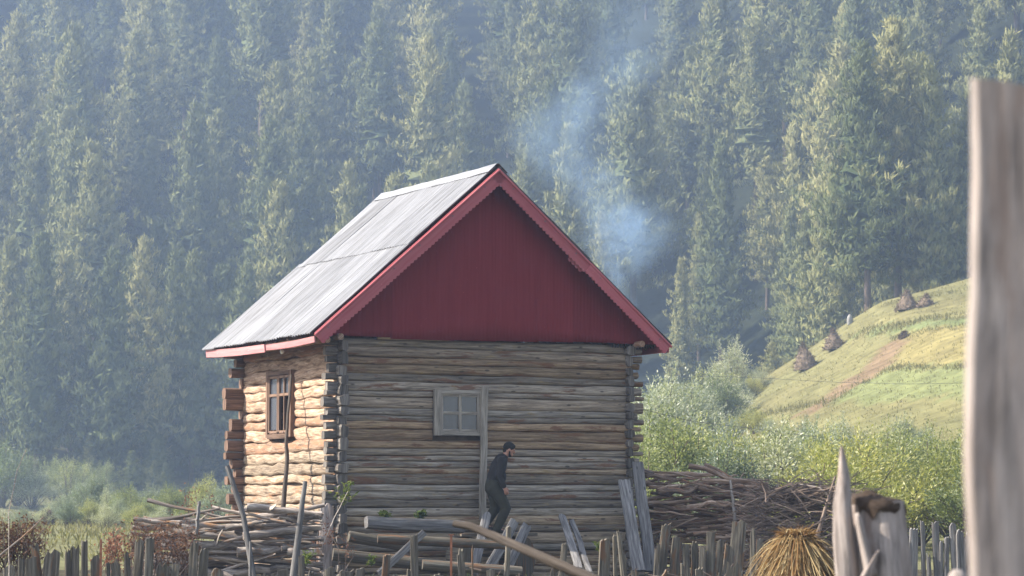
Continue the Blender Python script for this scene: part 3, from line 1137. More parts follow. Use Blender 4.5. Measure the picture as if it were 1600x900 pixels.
lr = random.Random(3)
fm = MB()
for i, (z, h) in enumerate(courses(WH - WZ0, 0.095, 0.215, 8)):
    ex0, ex1 = lr.uniform(0.22, 0.34), lr.uniform(0.20, 0.34)
    rn = lr.random()
    for (s, e) in cut(z + WZ0, h, -0.04, WID + 0.05, [FW]):
        log(fm, (s, e), 0, 0, z + WZ0, h, 0, rn, i * 1.37 + (0.5 if s > 0 else 0))
    zz_ = z + WZ0 + lr.uniform(-0.01, 0.01)
    log(fm, (WID + 0.055, WID + ex1), 0, 0, zz_, h * lr.uniform(0.62, 0.95), 0, rn, i * 1.37 + 0.2, lr.uniform(0.05, 0.08), 0.7, 0.2, 0.8)
    nf_ = len(fm.f)
    log(fm, (-ex0, -0.045), 0, 0, zz_, h * lr.uniform(0.7, 0.97), 0, lr.random(), i * 1.37 + 0.4, lr.uniform(0.055, 0.085), 0.7, 0.25, 0.5)
    fm.m[nf_:] = [1] * (len(fm.f) - nf_)
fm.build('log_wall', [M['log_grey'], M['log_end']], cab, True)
sm = MB()
for i, (z, h) in enumerate(courses(WH - WZ0 - 0.05, 0.135, 0.24, 18)):
    ex0, ex1 = lr.uniform(0.16, 0.27), lr.uniform(0.25, 0.42)
    rn = lr.random()
    nf0_ = len(sm.f)
    for (s, e) in cut(z + WZ0, h, -0.03, DEP + 0.05, [SW, SD]):
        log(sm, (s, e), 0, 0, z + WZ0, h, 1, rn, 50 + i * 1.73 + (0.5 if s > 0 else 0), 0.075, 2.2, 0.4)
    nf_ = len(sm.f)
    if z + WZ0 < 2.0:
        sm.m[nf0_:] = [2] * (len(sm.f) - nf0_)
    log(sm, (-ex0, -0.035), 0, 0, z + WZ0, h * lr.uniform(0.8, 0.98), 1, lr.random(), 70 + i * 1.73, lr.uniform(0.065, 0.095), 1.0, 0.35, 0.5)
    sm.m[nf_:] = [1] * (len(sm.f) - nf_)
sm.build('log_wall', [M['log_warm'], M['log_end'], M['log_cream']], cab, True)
bm_ = MB()
for i, (z, h) in enumerate(courses(WH - WZ0, 0.15, 0.24, 28)):
    ex0, ex1 = lr.uniform(0.22, 0.46), lr.uniform(0.2, 0.35)
    if lr.random() < 0.1:
        ex0 = 0.12
    log(bm_, (-ex0, WID + ex1), DEP, 0, z + WZ0, h * lr.uniform(0.9, 1.0), 0, lr.random(), 90 + i * 1.37, 0.085)
bm_.build('log_wall', [M['frame_brown']], cab, False)
rm_ = MB()
for i, (z, h) in enumerate(courses(WH - WZ0, 0.14, 0.22, 38)):
    log(rm_, (-lr.uniform(0.13, 0.2), DEP + 0.3), WID, 0, z + WZ0, h * lr.uniform(0.8, 1.0), 1, lr.random(), 130 + i * 1.37, lr.uniform(0.06, 0.09), 0.8, 0.25, 0.7)
rm_.build('log_wall', [M['log_end']], cab, True)
# mud between the logs: thin inner walls with the window and door openings left out
mm = MB()


def wall_strips(a, b, holes, put):
    edges = sorted({a, b, *[h[0] for h in holes], *[h[1] for h in holes]})
    for p, q in zip(edges, edges[1:]):
        zs_ = [(WZ0, WH)]
        for h in holes:
            if h[0] <= p and q <= h[1]:
                zs_ = [r for (s, e) in zs_ for r in ((s, min(e, h[2])), (max(s, h[3]), e)) if r[1] - r[0] > 0.02]
        for s, e in zs_:
            put(p, q, s, e)


wall_strips(0.06, WID - 0.06, [FW], lambda p, q, s, e: mm.box(((p + q) / 2, 0.045, (s + e) / 2), (q - p, 0.05, e - s)))
wall_strips(0.08, DEP - 0.08, [SW, SD], lambda p, q, s, e: mm.box((0.045, (p + q) / 2, (s + e) / 2), (0.05, q - p, e - s)))
mm.box((WID / 2, DEP - 0.045, (WH + WZ0) / 2), (WID - 0.2, 0.05, WH - WZ0))
mm.box((WID - 0.045, DEP / 2, (WH + WZ0) / 2), (0.05, DEP - 0.2, WH - WZ0))
mm.build('chinking', M['mud'], cab)
# ---- roof
EX = 0.70                        # eaves overhang sideways
XL, XR, XM = -EX, WID + 0.61, (WID + 0.61 - EX) / 2
ZE, ZP = 3.96, 7.02
YF, YB = -0.52, DEP + 0.17


def slope_sheet(mb, side, q0, q1, y0, y1, lift, rnd, pitch=0.11, amp=0.016, seed=0.0, y0b=None, y1b=None):
    """corrugated sheet on one slope from q0 (0 eaves) to q1 (1 ridge)"""
    xe = XL if side < 0 else XR
    n = int((y1 - y0) / pitch * 6)
    m = 14
    sl_ = Vector((XM - xe, 0, ZP - ZE))
    ln = sl_.length
    nrm = Vector((-(ZP - ZE), 0, (XM - xe))) if side < 0 else Vector(((ZP - ZE), 0, -(XM - xe)))
    nrm.normalize()
    vs, fs, gs = [], [], []
    for i in range(n + 1):
        for j in range(m + 1):
            q = q0 + (q1 - q0) * j / m
            ya = y0 if y0b is None else y0 + (y0b - y0) * j / m
            yb = y1 if y1b is None else y1 + (y1b - y1) * j / m
            y = ya + (yb - ya) * i / n
            a = amp * math.sin(2 * math.pi * y / pitch) + lift + 0.014 * nz(y * 0.8 + seed, q * 3, 1)
            if j == 0:
                q += 0.004 * nz(y * 3, seed, 2)
            p = Vector((xe, y, ZE)) + sl_ * q + nrm * a
            vs.append(p)
            gs.append((q * ln + seed, y * 1.0, 0.0))
    for i in range(n):
        for j in range(m):
            c = i * (m + 1) + j
            f_ = (c, c + 1, c + m + 2, c + m + 1)
            fs.append(f_ if side > 0 else f_[::-1])
    mb.add(vs, fs, rnd, gs)


def sheet_obj(side, rows):
    mb = MB()
    rr = random.Random(4 if side < 0 else 9)
    for (q0, q1, ya, yb, lift) in rows:
        y = ya
        k_ = 0
        while y < yb - 0.05:
            wdt = min(0.79, yb - y)
            slope_sheet(mb, side, q0 - rr.uniform(0, 0.006), q1, y, y + wdt + 0.06, lift + 0.006 * (k_ % 2) + rr.uniform(0, 0.004), rr.random(), seed=rr.random() * 9)
            y += wdt
            k_ += 1
    o_ = mb.build('roof', M['roof'], cab, False)
    md = o_.modifiers.new('thick', 'SOLIDIFY')
    md.thickness = 0.004
    return o_


roofL = sheet_obj(-1, [(-0.012, 0.55, YF, YB + 0.12, 0.03), (0.52, 1.0, YF, YB - 0.10, 0.05)])
roofR = sheet_obj(1, [(-0.012, 0.52, YF, YB, 0.03), (0.48, 1.0, YF, YB, 0.045)])
rc = MB()
n = 40
vs, fs, gs = [], [], []
for i in range(n + 1):
    y = YF - 0.02 + (YB - 0.1 - YF) * i / n
    for (dx, dz) in ((-0.20, -0.165), (-0.10, -0.075), (-0.03, -0.008), (0.03, -0.008), (0.10, -0.075), (0.20, -0.165)):
        vs.append((XM + dx, y, ZP + 0.10 + dz + 0.02 * nz(y * 1.2, 0, 1)))
        gs.append((y, dx, 0))
for i in range(n):
    for j in range(5):
        c = i * 6 + j
        fs.append((c, c + 1, c + 7, c + 6))
rc.add(vs, fs, 0.9, gs)
rco = rc.build('ridge_cap', M['roof'], roofL)
rco.modifiers.new('thick', 'SOLIDIFY').thickness = 0.006


# ---- bargeboards with a scalloped lower edge
def scallop_board(name, p0, p1, width, thick, tooth, depth, mat, parent, nrm=(0, -1, 0), rnd=0.5, down=None, round_=True, twist=0.0, sag=0.0):
    """board along p0-p1 hanging 'width' below that line with scallops"""
    p0, p1 = Vector(p0), Vector(p1)
    d = (p1 - p0)
    L = d.length
    d.normalize()
    nv = Vector(nrm).normalized()
    dn = Vector(down) if down else nv.cross(d)
    if dn.z > 0:
        dn = -dn
    dn.normalize()
    per = 8
    n_ = int(L / tooth) * per
    vs, fs, gs = [], [], []
    for i in range(n_ + 1):
        u = L * i / n_
        ph = (i % per) / per
        s = (abs(math.sin(math.pi * ph)) if round_ else 1 - abs(2 * ph - 1)) * depth
        sg = -sag * math.sin(math.pi * u / L) + 0.008 * nz(u * 1.5, rnd * 9, 0)
        tw = twist * (u / L)
        for w_, o_ in ((0, 0), (width * 0.5, 0), (width + s - depth, 0)):
            for th in (0, thick):
                q = p0 + d * u + dn * (w_ - sg) + nv * (th + tw * w_)
                vs.append(q)
                gs.append((u + rnd * 7, w_ + th, rnd * 3))
    for i in range(n_):
        a, b_ = i * 6, (i + 1) * 6
        for r_ in (0, 2):
            fs.append((a + r_ + 1, a + r_ + 3, b_ + r_ + 3, b_ + r_ + 1))
            fs.append((a + r_, b_ + r_, b_ + r_ + 2, a + r_ + 2))
        fs.append((a + 4, b_ + 4, b_ + 5, a + 5))
        fs.append((a, a + 1, b_ + 1, b_))
    fs.append((0, 2, 3, 1)); fs.append((2, 4, 5, 3))
    e = n_ * 6
    fs.append((e, e + 1, e + 3, e + 2)); fs.append((e + 2, e + 3, e + 5, e + 4))
    mb = MB()
    mb.add(vs, fs, rnd, gs)
    return mb.build(name, mat, parent)


YT = YF - 0.03
apex = Vector((XM, YT, ZP + 0.005))
eL = Vector((XL - 0.01, YT, ZE - 0.015))
eR = Vector((XR + 0.02, YT, ZE - 0.03))
scallop_board('bargeboard', eL, apex - Vector((0.003, 0, 0)), 0.245, 0.028, 0.088, 0.03, M['trim'], roofL, rnd=0.4)
jn = apex.lerp(eR, 0.53)
scallop_board('bargeboard', apex + Vector((0.003, 0, 0)), jn, 0.235, 0.028, 0.088, 0.03, M['trim'], roofR, rnd=0.3)
scallop_board('bargeboard', jn + (eR - apex).normalized() * 0.006 + Vector((0, -0.012, 0.01)), eR, 0.225, 0.028, 0.085, 0.028, M['trim'], roofR, rnd=0.75)
# small loose scalloped piece under the joint
k0 = apex.lerp(eR, 0.435) + Vector((-0.075, 0.03, -0.165))
scallop_board('trim_scrap', k0, k0 + (eR - apex).normalized() * 0.36, 0.10, 0.02, 0.075, 0.03, M['trim'], roofR, rnd=0.1)
# moulding strip along the top of the boards
for a_, b_, ro in ((eL, apex, roofL), (apex, eR, roofR)):
    mb = MB()
    dd = (b_ - a_).normalized()
    nn = Vector((-dd.z, 0, dd.x))
    mb.tube([a_ + nn * 0.0 + Vector((0, -0.040, -0.035)), b_ + Vector((0, -0.040, -0.035))], [0.021, 0.021], 8, 0.8)
    mb.build('moulding', M['trim'], ro)
# nails
mb = MB()
for t in (0.07, 0.42, 0.56, 0.74, 0.92):
    for pA, pB in ((eL, apex), (eR, apex)):
        q = pA.lerp(pB, t) + Vector((0, -0.03, -0.11))
        mb.tube([q, q + Vector((0, -0.012, 0))], [0.012, 0.012], 6)
mb.build('nail', M['wire'], roofL)
# eaves fascia on the sunny side, in two lengths, and on the far side
scallop_board('fascia_board', (XL + 0.015, YF - 0.02, ZE - 0.065), (XL + 0.015, 1.9, ZE - 0.085), 0.115, 0.022, 0.05, 0.016, M['trim_pink'], roofL, nrm=(-1, 0, 0), round_=False, rnd=0.3,
              down=(0.1, 0, -1), sag=0.02)
scallop_board('fascia_board', (XL - 0.012, 1.75, ZE - 0.085), (XL - 0.012, YB + 0.1, ZE - 0.03), 0.15, 0.022, 0.05, 0.016, M['trim_pink'], roofL, nrm=(-1, 0, 0), round_=False, rnd=0.8,
              down=(0.1, 0, -1), sag=0.015)
scallop_board('fascia_board', (XR - 0.015, YF, ZE - 0.03), (XR - 0.015, YB, ZE - 0.03), 0.13, 0.02, 0.05, 0.016, M['trim'], roofR, nrm=(1, 0, 0), round_=False)
# rafters, purlin ends and soffit boards
mb = MB()
for i in range(9):
    y = YF + 0.1 + (YB - YF - 0.2) * i / 8
    for xe in (XL, XR):
        a_ = Vector((xe + (0.06 if xe < 0 else -0.06), y, ZE - 0.06))
        b_ = Vector((XM, y, ZP - 0.12))
        mb.tube([a_, b_], [0.045, 0.045], 7, lr.random(), seed=i * 1.1)
mb.build('rafter', M['frame_brown'], cab)
mb = MB()
for i, (x, z, ya, yb) in enumerate(((-0.34, ZE - 0.10, YF + 0.25, DEP + 0.55), (-0.62, ZE - 0.12, YF + 0.1, YB), (-0.10, WH - 0.01, -0.30, DEP + 0.3), (WID + 0.1, WH + 0.02, YF + 0.1, DEP + 0.3))):
    pts = [(x + 0.02 * nz(t * 3, i, 0), ya + (yb - ya) * t / 8, z + 0.02 * nz(t * 0.7, i, 3)) for t in range(9)]
    mb = MB()
    mb.tube(pts, [0.06] * 9, 9, lr.random(), seed=i * 2.2, rough=0.1)
    mb.build('wall_plate', M['log_warm'], cab, True)
mb = MB()
for i in range(6):
    x0_, x1_ = XL + 0.06 + i * 0.115, XL + 0.06 + (i + 1) * 0.115 - 0.008
    zz = ZE + (i + 0.5) * 0.1 - 0.1
    mb.box(((x0_ + x1_) / 2, (YF + YB) / 2, zz), (x1_ - x0_, YB - YF - 0.2, 0.018), Matrix.Rotation(R(-40.9), 3, 'Y'), lr.random())
mb.build('soffit_board', M['frame_brown'], cab)
# top logs seen under the gable
mb = MB()
pts = [(on_front(584, 526)[0] + t * 0.28, -0.14, on_front(584, 526)[1] + 0.012 * nz(t, 2, 1)) for t in range(6)]
mb.tube(pts, [0.058] * 6, 9, 0.7, seed=4.4, flat=0.6, up=(0, 0, 1))
mb.build('tie_log', M['log_grey'], cab, True)

# ---- gable of dark red corrugated sheets, hung in separate lengths
gb = MB()
gy = -0.20
edges_px = [503, 545, 610, 707, 772, 838, 893, 960, 1034]
bots_px = [524, 525, 527, 532, 533, 533, 534, 537, 539]
slope = (ZP - ZE) / (XM - XL)
gx = [on_front(p, 530, 0.2)[0] for p in edges_px]
gx[0], gx[-1] = XL + 0.10, XR - 0.10
gr_ = random.Random(6)
for i in range(len(gx) - 1):
    a_, b_ = gx[i], gx[i + 1] + 0.03
    zb = on_front((edges_px[i] + edges_px[i + 1]) / 2, (26.5 + bots_px[i] + bots_px[i + 1]) / 2 - 13.2, 0.2)[1] + 0.015 * gr_.uniform(-1, 1)
    n_ = max(6, int((b_ - a_) / 0.07 * 6))
    vs, fs, gs = [], [], []
    for q in range(n_ + 1):
        x = a_ + (b_ - a_) * q / n_
        zt = min(ZE + (x - XL) * slope, ZE + (XR - x) * slope) - 0.05
        zt = max(zt, zb + 0.01)
        y = gy - 0.0022 * math.sin(2 * math.pi * x / 0.07) - 0.004 * (i % 2) + (0.006 if i == 4 else 0)
        for j in range(9):
            z = zb + (zt - zb) * j / 8
            vs.append((x, y + 0.01 * nz(x * 1.2, z * 1.2, 3), z))
            gs.append((z, x, i))
    for q in range(n_):
        for j in range(8):
            c = q * 9 + j
            fs.append((c, c + 9, c + 10, c + 1))
    gb.add(vs, fs, gr_.random(), gs)
gbo = gb.build('gable_panel', M['gable'], cab, True)
gbo.modifiers.new('thick', 'SOLIDIFY').thickness = 0.003
# far gable: plain boards
gb = MB()
for i in range(22):
    x0_ = XL + 0.2 + (XR - XL - 0.4) * i / 22
    x1_ = XL + 0.2 + (XR - XL - 0.4) * (i + 1) / 22
    xm = (x0_ + x1_) / 2
    zt = min(ZE + (xm - XL) * slope, ZE + (XR - xm) * slope) - 0.15
    gb.box((xm, DEP + 0.03, (zt + ZE - 0.05) / 2), (x1_ - x0_ - 0.006, 0.02, max(0.05, zt - ZE + 0.05)), None, gr_.random())
gb.build('back_gable', M['frame_brown'], cab)
# dark ragged tin teeth under the right end of the gable
mb = MB()
xa, xb = on_front(958, 540, 0.2)[0], on_front(1022, 540, 0.2)[0]
for i in range(16):
    x = xa + (xb - xa) * i / 15
    z = on_front(990, 541, 0.2)[1]
    mb.box((x, gy + 0.02, z), (0.03, 0.006, 0.07))
mb.build('tin_edge', M['black_inside'], cab)
# stove pipe on the far slope, where the smoke starts
mb = MB()
mb.tube([(WID - 0.15, DEP - 1.5, 4.2), (WID - 0.15, DEP - 1.5, 4.95)], [0.06, 0.06], 12)
mb.tube([(WID - 0.15, DEP - 1.5, 4.95), (WID - 0.15, DEP - 1.5, 5.0)], [0.10, 0.02], 12)
mb.build('chimney', M['rust'], roofR)

# ---- front window with four panes
fw = MB()
x0, x1, z0, z1 = FW
y = -0.115
fw.box((x0 + 0.065, y, (z0 + z1) / 2), (0.13, 0.06, z1 - z0 + 0.02), None, 0.4)
fw.box((x1 - 0.04, y, (z0 + z1) / 2), (0.07, 0.058, z1 - z0 + 0.02), None, 0.5)
fw.box(((x0 + x1) / 2 + 0.03, y + 0.004, z1 - 0.03), (x1 - x0 - 0.20, 0.052, 0.07), None, 0.6)
fw.box(((x0 + x1) / 2 + 0.03, y + 0.004, z0 + 0.025), (x1 - x0 - 0.20, 0.052, 0.06), None, 0.2)
fwo = fw.build('window', M['frame_wood'], cab)
sash = MB()
a0, a1, c0, c1 = x0 + 0.13, x1 - 0.075, z0 + 0.055, z1 - 0.065
for xx, ww in ((a0 + 0.025, 0.05), (a1 - 0.025, 0.05), ((a0 + a1) / 2, 0.055)):
    sash.box((xx, y + 0.022, (c0 + c1) / 2), (ww, 0.045, c1 - c0), None, 0.7)
for (p, q) in ((a0 + 0.05, (a0 + a1) / 2 - 0.0275), ((a0 + a1) / 2 + 0.0275, a1 - 0.05)):
    for zz, hh in ((c0 + 0.025, 0.05), (c1 - 0.025, 0.05), ((c0 + c1) / 2, 0.05)):
        sash.box(((p + q) / 2, y + 0.024, zz), (q - p, 0.042, hh), None, 0.9)
sash.build('sash', M['frame_wood'], fwo)
gl = MB()
for (p, q) in ((a0 + 0.05, (a0 + a1) / 2 - 0.0275), ((a0 + a1) / 2 + 0.0275, a1 - 0.05)):
    for (r_, s_) in ((c0 + 0.05, (c0 + c1) / 2 - 0.025), ((c0 + c1) / 2 + 0.025, c1 - 0.05)):
        gl.box(((p + q) / 2, y + 0.03, (r_ + s_) / 2), (q - p, 0.006, s_ - r_))
gl.build('pane', M['glass'], fwo)
ct = MB()
vs, fs = [], []
for i in range(41):
    xx = x0 + 0.05 + (x1 - x0 - 0.1) * i / 40
    for zz in (z0 + 0.02, z1 - 0.02):
        vs.append((xx, 0.13 + 0.02 * math.sin(i * 0.9), zz))
for i in range(40):
    fs.append((2 * i, 2 * i + 2, 2 * i + 3, 2 * i + 1))
ct.add(vs, fs)
ct.build('curtain', M['curtain'], fwo)
# tall batten right of the window
bt = MB()
tx, tz1 = on_front(751, 604)
_, tz0 = on_front(748, 812)
tx0 = on_front(748, 812)[0]
bt.plank((tx0, -0.165, tz0), (tx, -0.165, tz1), 0.13, 0.045, (0, -1, 0), 0.6, wob=0.03, seed=3.2, n=14)
bt.build('batten', M['frame_wood'], cab)
# ---- side window with brown frame, one broken half
y0, y1, z0, z1 = SW
x = -0.10
sw = MB()
for yy, ww in ((y0 + 0.045, 0.09), (y1 - 0.045, 0.09)):
    sw.box((x, yy, (z0 + z1) / 2), (0.10, ww, z1 - z0 + 0.04), None, 0.5)
for zz, hh in ((z0 + 0.0, 0.09), (z1 - 0.02, 0.07)):
    sw.box((x - 0.004, (y0 + y1) / 2, zz), (0.105, y1 - y0 - 0.18, hh), None, 0.2)
swo = sw.build('window', M['frame_brown'], cab)
ss = MB()
ya, yb, yc = y0 + 0.09, y1 - 0.09, y0 + 0.66
for yy in (ya + 0.03, yc - 0.032, yc + 0.032, yb - 0.03, y0 + 0.37):
    ss.box((x - 0.01, yy, (z0 + z1) / 2 + 0.02), (0.05, 0.055 if yy != y0 + 0.37 else 0.04, z1 - z0 - 0.11), None, 0.4)
for (p, q) in ((ya + 0.06, y0 + 0.35), (y0 + 0.39, yc - 0.06), (yc + 0.06, yb - 0.06)):
    for zz in (z0 + 0.08, z1 - 0.09, z0 + 0.76):
        ss.box((x - 0.008, (p + q) / 2, zz), (0.046, q - p, 0.05), None, 0.6)
ss.build('sash', M['frame_brown'], swo)
gl = MB()
gl.box((x, (ya + yc) / 2, z0 + 0.95), (0.006, yc - ya - 0.12, 0.32))
gl.box((x, (yc + yb) / 2, z0 + 0.60), (0.006, yb - yc - 0.12, 0.95))
gl.build('pane', M['glass'], swo)
ct = MB()
ct.box((0.1, (ya + yc) / 2, z0 + 0.97), (0.01, yc - ya, 0.38))
ct.build('curtain', M['curtain'], swo)
ins = MB()
ins.box((0.95, (SW[0] + SW[1]) / 2, 2.6), (0.02, 2.6, 2.2))
ins.build('dark_room_sheet', M['black_inside'], cab)  # near-black sheet paints the unlit room behind the side window
# low door on the sunny side
dr = MB()
for i in range(4):
    yy = SD[0] + 0.07 + (SD[1] - SD[0] - 0.14) * (i + 0.5) / 4
    dr.box((-0.02, yy, (SD[2] + SD[3]) / 2), (0.03, (SD[1] - SD[0] - 0.14) / 4 - 0.006, SD[3] - SD[2] - 0.02), None, lr.random())
dro = dr.build('door', M['frame_brown'], cab)
df = MB()
for yy in (SD[0] + 0.035, SD[1] - 0.035):
    df.box((-0.09, yy, (SD[2] + SD[3]) / 2), (0.09, 0.07, SD[3] - SD[2]), None, 0.8)
df.box((-0.094, (SD[0] + SD[1]) / 2, SD[3] + 0.035), (0.09, SD[1] - SD[0] + 0.1, 0.07), None, 0.8)
df.build('door_frame', M['log_warm'], dro)
# bulb under the eaves
lb = MB()
bx, bz = on_side(440, 549, 0.45)
lb.tube([(-0.45, bx, bz + 0.16), (-0.45, bx, bz + 0.06)], [0.006, 0.006], 6)
lb.tube([(-0.45, bx, bz + 0.06), (-0.45, bx, bz + 0.03), (-0.45, bx, bz), (-0.45, bx, bz - 0.035), (-0.45, bx, bz - 0.05)], [0.02, 0.032, 0.042, 0.03, 0.01], 10)
M['bulb'] = plain_mat('bulb_glass', (0.85, 0.85, 0.85), 0.2)
lb.build('light_bulb', M['bulb'], cab, True)

# ------------------------------------------------------------------ leaning boards, poles and beams round the cabin
FACE = Vector((0, -1, 0.0))


def board(name, a, b, Y0, Y1, wpx, thick, label, cat, mat='grey_board', group=None, seed=0.0, below=0.0, **kw):
    """board between photo points a (top) and b (foot) standing at depths Y1 (top) and Y0 (foot)"""
    top, foot = at(a[0], a[1], Y1), at(b[0], b[1], Y0)
    if below:
        d = (foot - top).normalized()
        foot = foot + d * below
    mb = MB()
    mb.plank(foot, top, wpx / F * (Y0 + Y1) / 2, thick, FACE + Vector((0.15, 0, 0)), random.Random(seed).random(), seed=seed, **kw)
    o_ = mb.build(name, M[mat], origin=foot)
    tag(o_, label, cat, group)
    return o_


board('leaning_plank', (974, 750), (999, 892), 45.8, 47.0, 20, 0.06, 'thick weathered grey plank leaning at the cabin right corner', 'plank', seed=1.1, taper=0.92, jag=0.03, wob=0.12)
board('leaning_plank', (996, 722), (1016, 893), 46.1, 47.3, 17.5, 0.07, 'taller straight grey plank leaning beside the cabin right corner', 'plank', seed=2.3, jag=0.02)
board('leaning_plank', (762, 796), (739, 897), 44.0, 45.2, 14, 0.05, 'grey split plank propped left of the walking man feet', 'plank', seed=3.7, jag=0.05, tip=0.08, slant=0.12)
board('leaning_plank', (806, 812), (762, 893), 43.6, 45.0, 15, 0.05, 'grey slab propped before the walking man slanting left', 'plank', seed=4.1, jag=0.06, slant=0.06)
board('leaning_plank', (824, 820), (790, 893), 43.8, 45.2, 15, 0.05, 'bluish grey slab propped just right of the man', 'plank', seed=5.9, jag=0.05)
board('leaning_plank', (879, 804), (905, 888), 44.0, 46.2, 12, 0.045, 'narrow pale plank leaning on the wall mid front', 'plank', seed=6.3, tip=0.1)
board('leaning_plank', (893, 812), (922, 895), 43.9, 46.2, 9, 0.04, 'narrow brown plank leaning right of the pale one', 'plank', seed=7.7, slant=0.1)
board('corner_post', (511, 779), (507, 893), 43.2, 43.2, 20, 0.13, 'thick split white sunlit post at the cabin near corner', 'post', 'post', seed=8.2, jag=0.14, wob=0.10, m=8)
# squared beam
mb = MB()
pa, pb = at(572, 816, 43.6), at(724, 824, 44.4)
mb.plank(pa, pb, 0.20, 0.16, (0, -1, 0.25), 0.6, seed=1.9, wob=0.05, n=12)
o = mb.build('beam', M['grey_board'], origin=pa)
tag(o, 'squared timber beam lying in front of the cabin', 'beam')
for i, (a, b_, wz, lab) in enumerate([((545, 838), (640, 855), 0.19, 'rough sawn timber under the left end of the squared beam'),
                                      ((520, 866), (700, 886), 0.22, 'long bark edged log lying lowest before the cabin'),
                                      ((590, 842), (800, 852), 0.16, 'brown log lying along the foot of the cabin wall'),
                                      ((660, 882), (815, 893), 0.17, 'grey log half hidden behind the pickets before the cabin')]):
    mb = MB()
    Y_ = 43.9 - 0.25 * i
    p, q = at(a[0], a[1], Y_), at(b_[0], b_[1], Y_ + 0.3)
    mb.tube([p.lerp(q, t / 8) + Vector((0, 0, 0.02 * nz(t, i, 2))) for t in range(9)], [wz / 2] * 9, 10, 0.4, rough=0.12, seed=i * 2.7)
    o = mb.build('fallen_log', M['picket'], smooth=True, origin=p)
    tag(o, lab, 'log')
board('prop_pole', (663, 832), (592, 897), 42.9, 43.4, 11, 0.05, 'grey pole slanting up under the squared beam', 'pole', seed=9.4)


def stick_pole(name, pts, rad, label, cat='pole', mat='grey_board', rough=0.15, seed=0.0, n=8):
    mb = MB()
    P = [at(*p) for p in pts]
    # refine
    Q = []
    for a, b_ in zip(P, P[1:]):
        for t in range(5):
            Q.append(a.lerp(b_, t / 5) + Vector((1, 0, 0)) * 0.010 * nz(t * 0.7 + a.z * 3, seed, 1))
    Q.append(P[-1])
    rs = [rad[0] + (rad[1] - rad[0]) * i / (len(Q) - 1) for i in range(len(Q))]
    mb.tube(Q, rs, n, 0.5, rough=rough, seed=seed)
    o_ = mb.build(name, M[mat], smooth=True, origin=Q[0])
    tag(o_, label, cat)
    return o_


stick_pole('leaning_pole', [(397, 905, 41.2), (380, 805, 41.3), (355, 728, 41.4)], (0.05, 0.04), 'dark pole slanting left through the left woodpile', seed=1.0)
stick_pole('leaning_pole', [(458, 905, 41.0), (467, 830, 41.1), (477, 752, 41.2)], (0.065, 0.035), 'thick grey stake slanting right at the left woodpile', seed=2.0)
stick_pole('leaning_pole', [(391, 905, 40.6), (391, 846, 40.6)], (0.025, 0.02), 'thin upright stick in front of the left woodpile', seed=3.0)
stick_pole('leaning_pole', [(441, 812, 45.6), (449, 715, 45.9), (447, 690, 45.9), (455, 585, 46.35)], (0.045, 0.022), 'crooked thin tree pole standing against the sunny wall', mat='branch_bark', seed=4.0)
stick_pole('leaning_pole', [(307, 835, 41.0), (310, 800, 41.0), (312, 783, 41.0)], (0.03, 0.025), 'short forked grey stick standing on left woodpile', seed=5.0)

# ------------------------------------------------------------------ woodpiles: each stick is a thing
stick_meshes = {}


def stick_mesh(kind, i):
    key = (kind, i)
    if key not in stick_meshes:
        rr = random.Random(i * 31 + (7 if kind == 'a' else 3))
        mb = MB()
        bend = 0.028 if kind == 'a' else 0.06
        n_ = 10
        pts = [(t / n_ * 2 - 1, bend * nz(t * 0.28, i, 0) + 0.3 * bend * nz(t * 0.9, i, 9), 1.1 * bend * nz(t * 0.28, i, 5)) for t in range(n_ + 1)]
        tp = rr.uniform(0.4, 0.85)
        rad = [0.045 * (1 + (tp - 1) * t / n_) for t in range(n_ + 1)]
        mb.tube(pts, rad, 7, 0.5, rough=0.35, seed=i * 1.3)
        if rr.random() < 0.4:
            j = rr.randint(3, 7)
            p = Vector(pts[j])
            q = p + Vector((0.22, rr.uniform(-0.2, 0.2), rr.uniform(-0.1, 0.25)))
            mb.tube([p, p.lerp(q, 0.5) + Vector((0, 0, 0.02)), q], [0.026, 0.018, 0.01], 5, 0.5)
        stick_meshes[key] = mb.mesh('firewood_stick', M['stick' if kind == 'a' else 'stick_dark'], True)
    return stick_meshes[key]


def put_stick(kind, i, loc, L, rad, rz, ry, roll, label, group):
    o_ = bpy.data.objects.new('firewood_stick', stick_mesh(kind, i))
    COL.objects.link(o_)
    o_.location = loc
    o_.scale = (L / 2, rad / 0.045, rad / 0.045)
    o_.rotation_mode = 'XYZ'
    o_.rotation_euler = (roll, ry, rz)
    tag(o_, label, 'firewood', group)


wr = random.Random(15)
# left pile
xL0, xL1 = at(212, 800, 42).x, at(499, 800, 42).x
top_tab = [(212, 815), (235, 800), (290, 795), (330, 800), (380, 795), (440, 792), (470, 800), (499, 815)]
zb = 0.12
for row in range(3):
    Yr = 41.55 + row * 0.28
    lay = 0
    z = zb
    while z < 1.55:
        x = xL0 + wr.uniform(-0.05, 0.25)
        while x < xL1 - 0.25:
            L = wr.uniform(0.55, 1.5) * (1 if row == 0 else 1.5)
            L = min(L, xL1 + 0.08 - x)
            xc = x + L / 2
            pxc = 800 + F * xc / Yr
            ztop = at(pxc, lerp_tab(top_tab, pxc), Yr).z
            if z < ztop - 0.02:
                r_ = wr.choice((0.03, 0.038, 0.045, 0.055, 0.075)) * wr.uniform(0.9, 1.15)
                top = z > ztop - 0.16
                put_stick('a', wr.randrange(14), (xc, Yr + wr.gauss(0, 0.05), z + wr.gauss(0, 0.015)), L, r_, wr.gauss(0, 0.16), wr.gauss(0, 0.11), wr.random() * 6.28,
                          'pale dry stick on the top of left woodpile' if top else 'grey weathered stick stacked in the left woodpile',
                          'sticks on top of the left woodpile' if top else 'sticks stacked in the left woodpile')
            x += L * wr.uniform(0.8, 1.0)
        z += wr.uniform(0.07, 0.095) if row == 0 else 0.13
        lay += 1
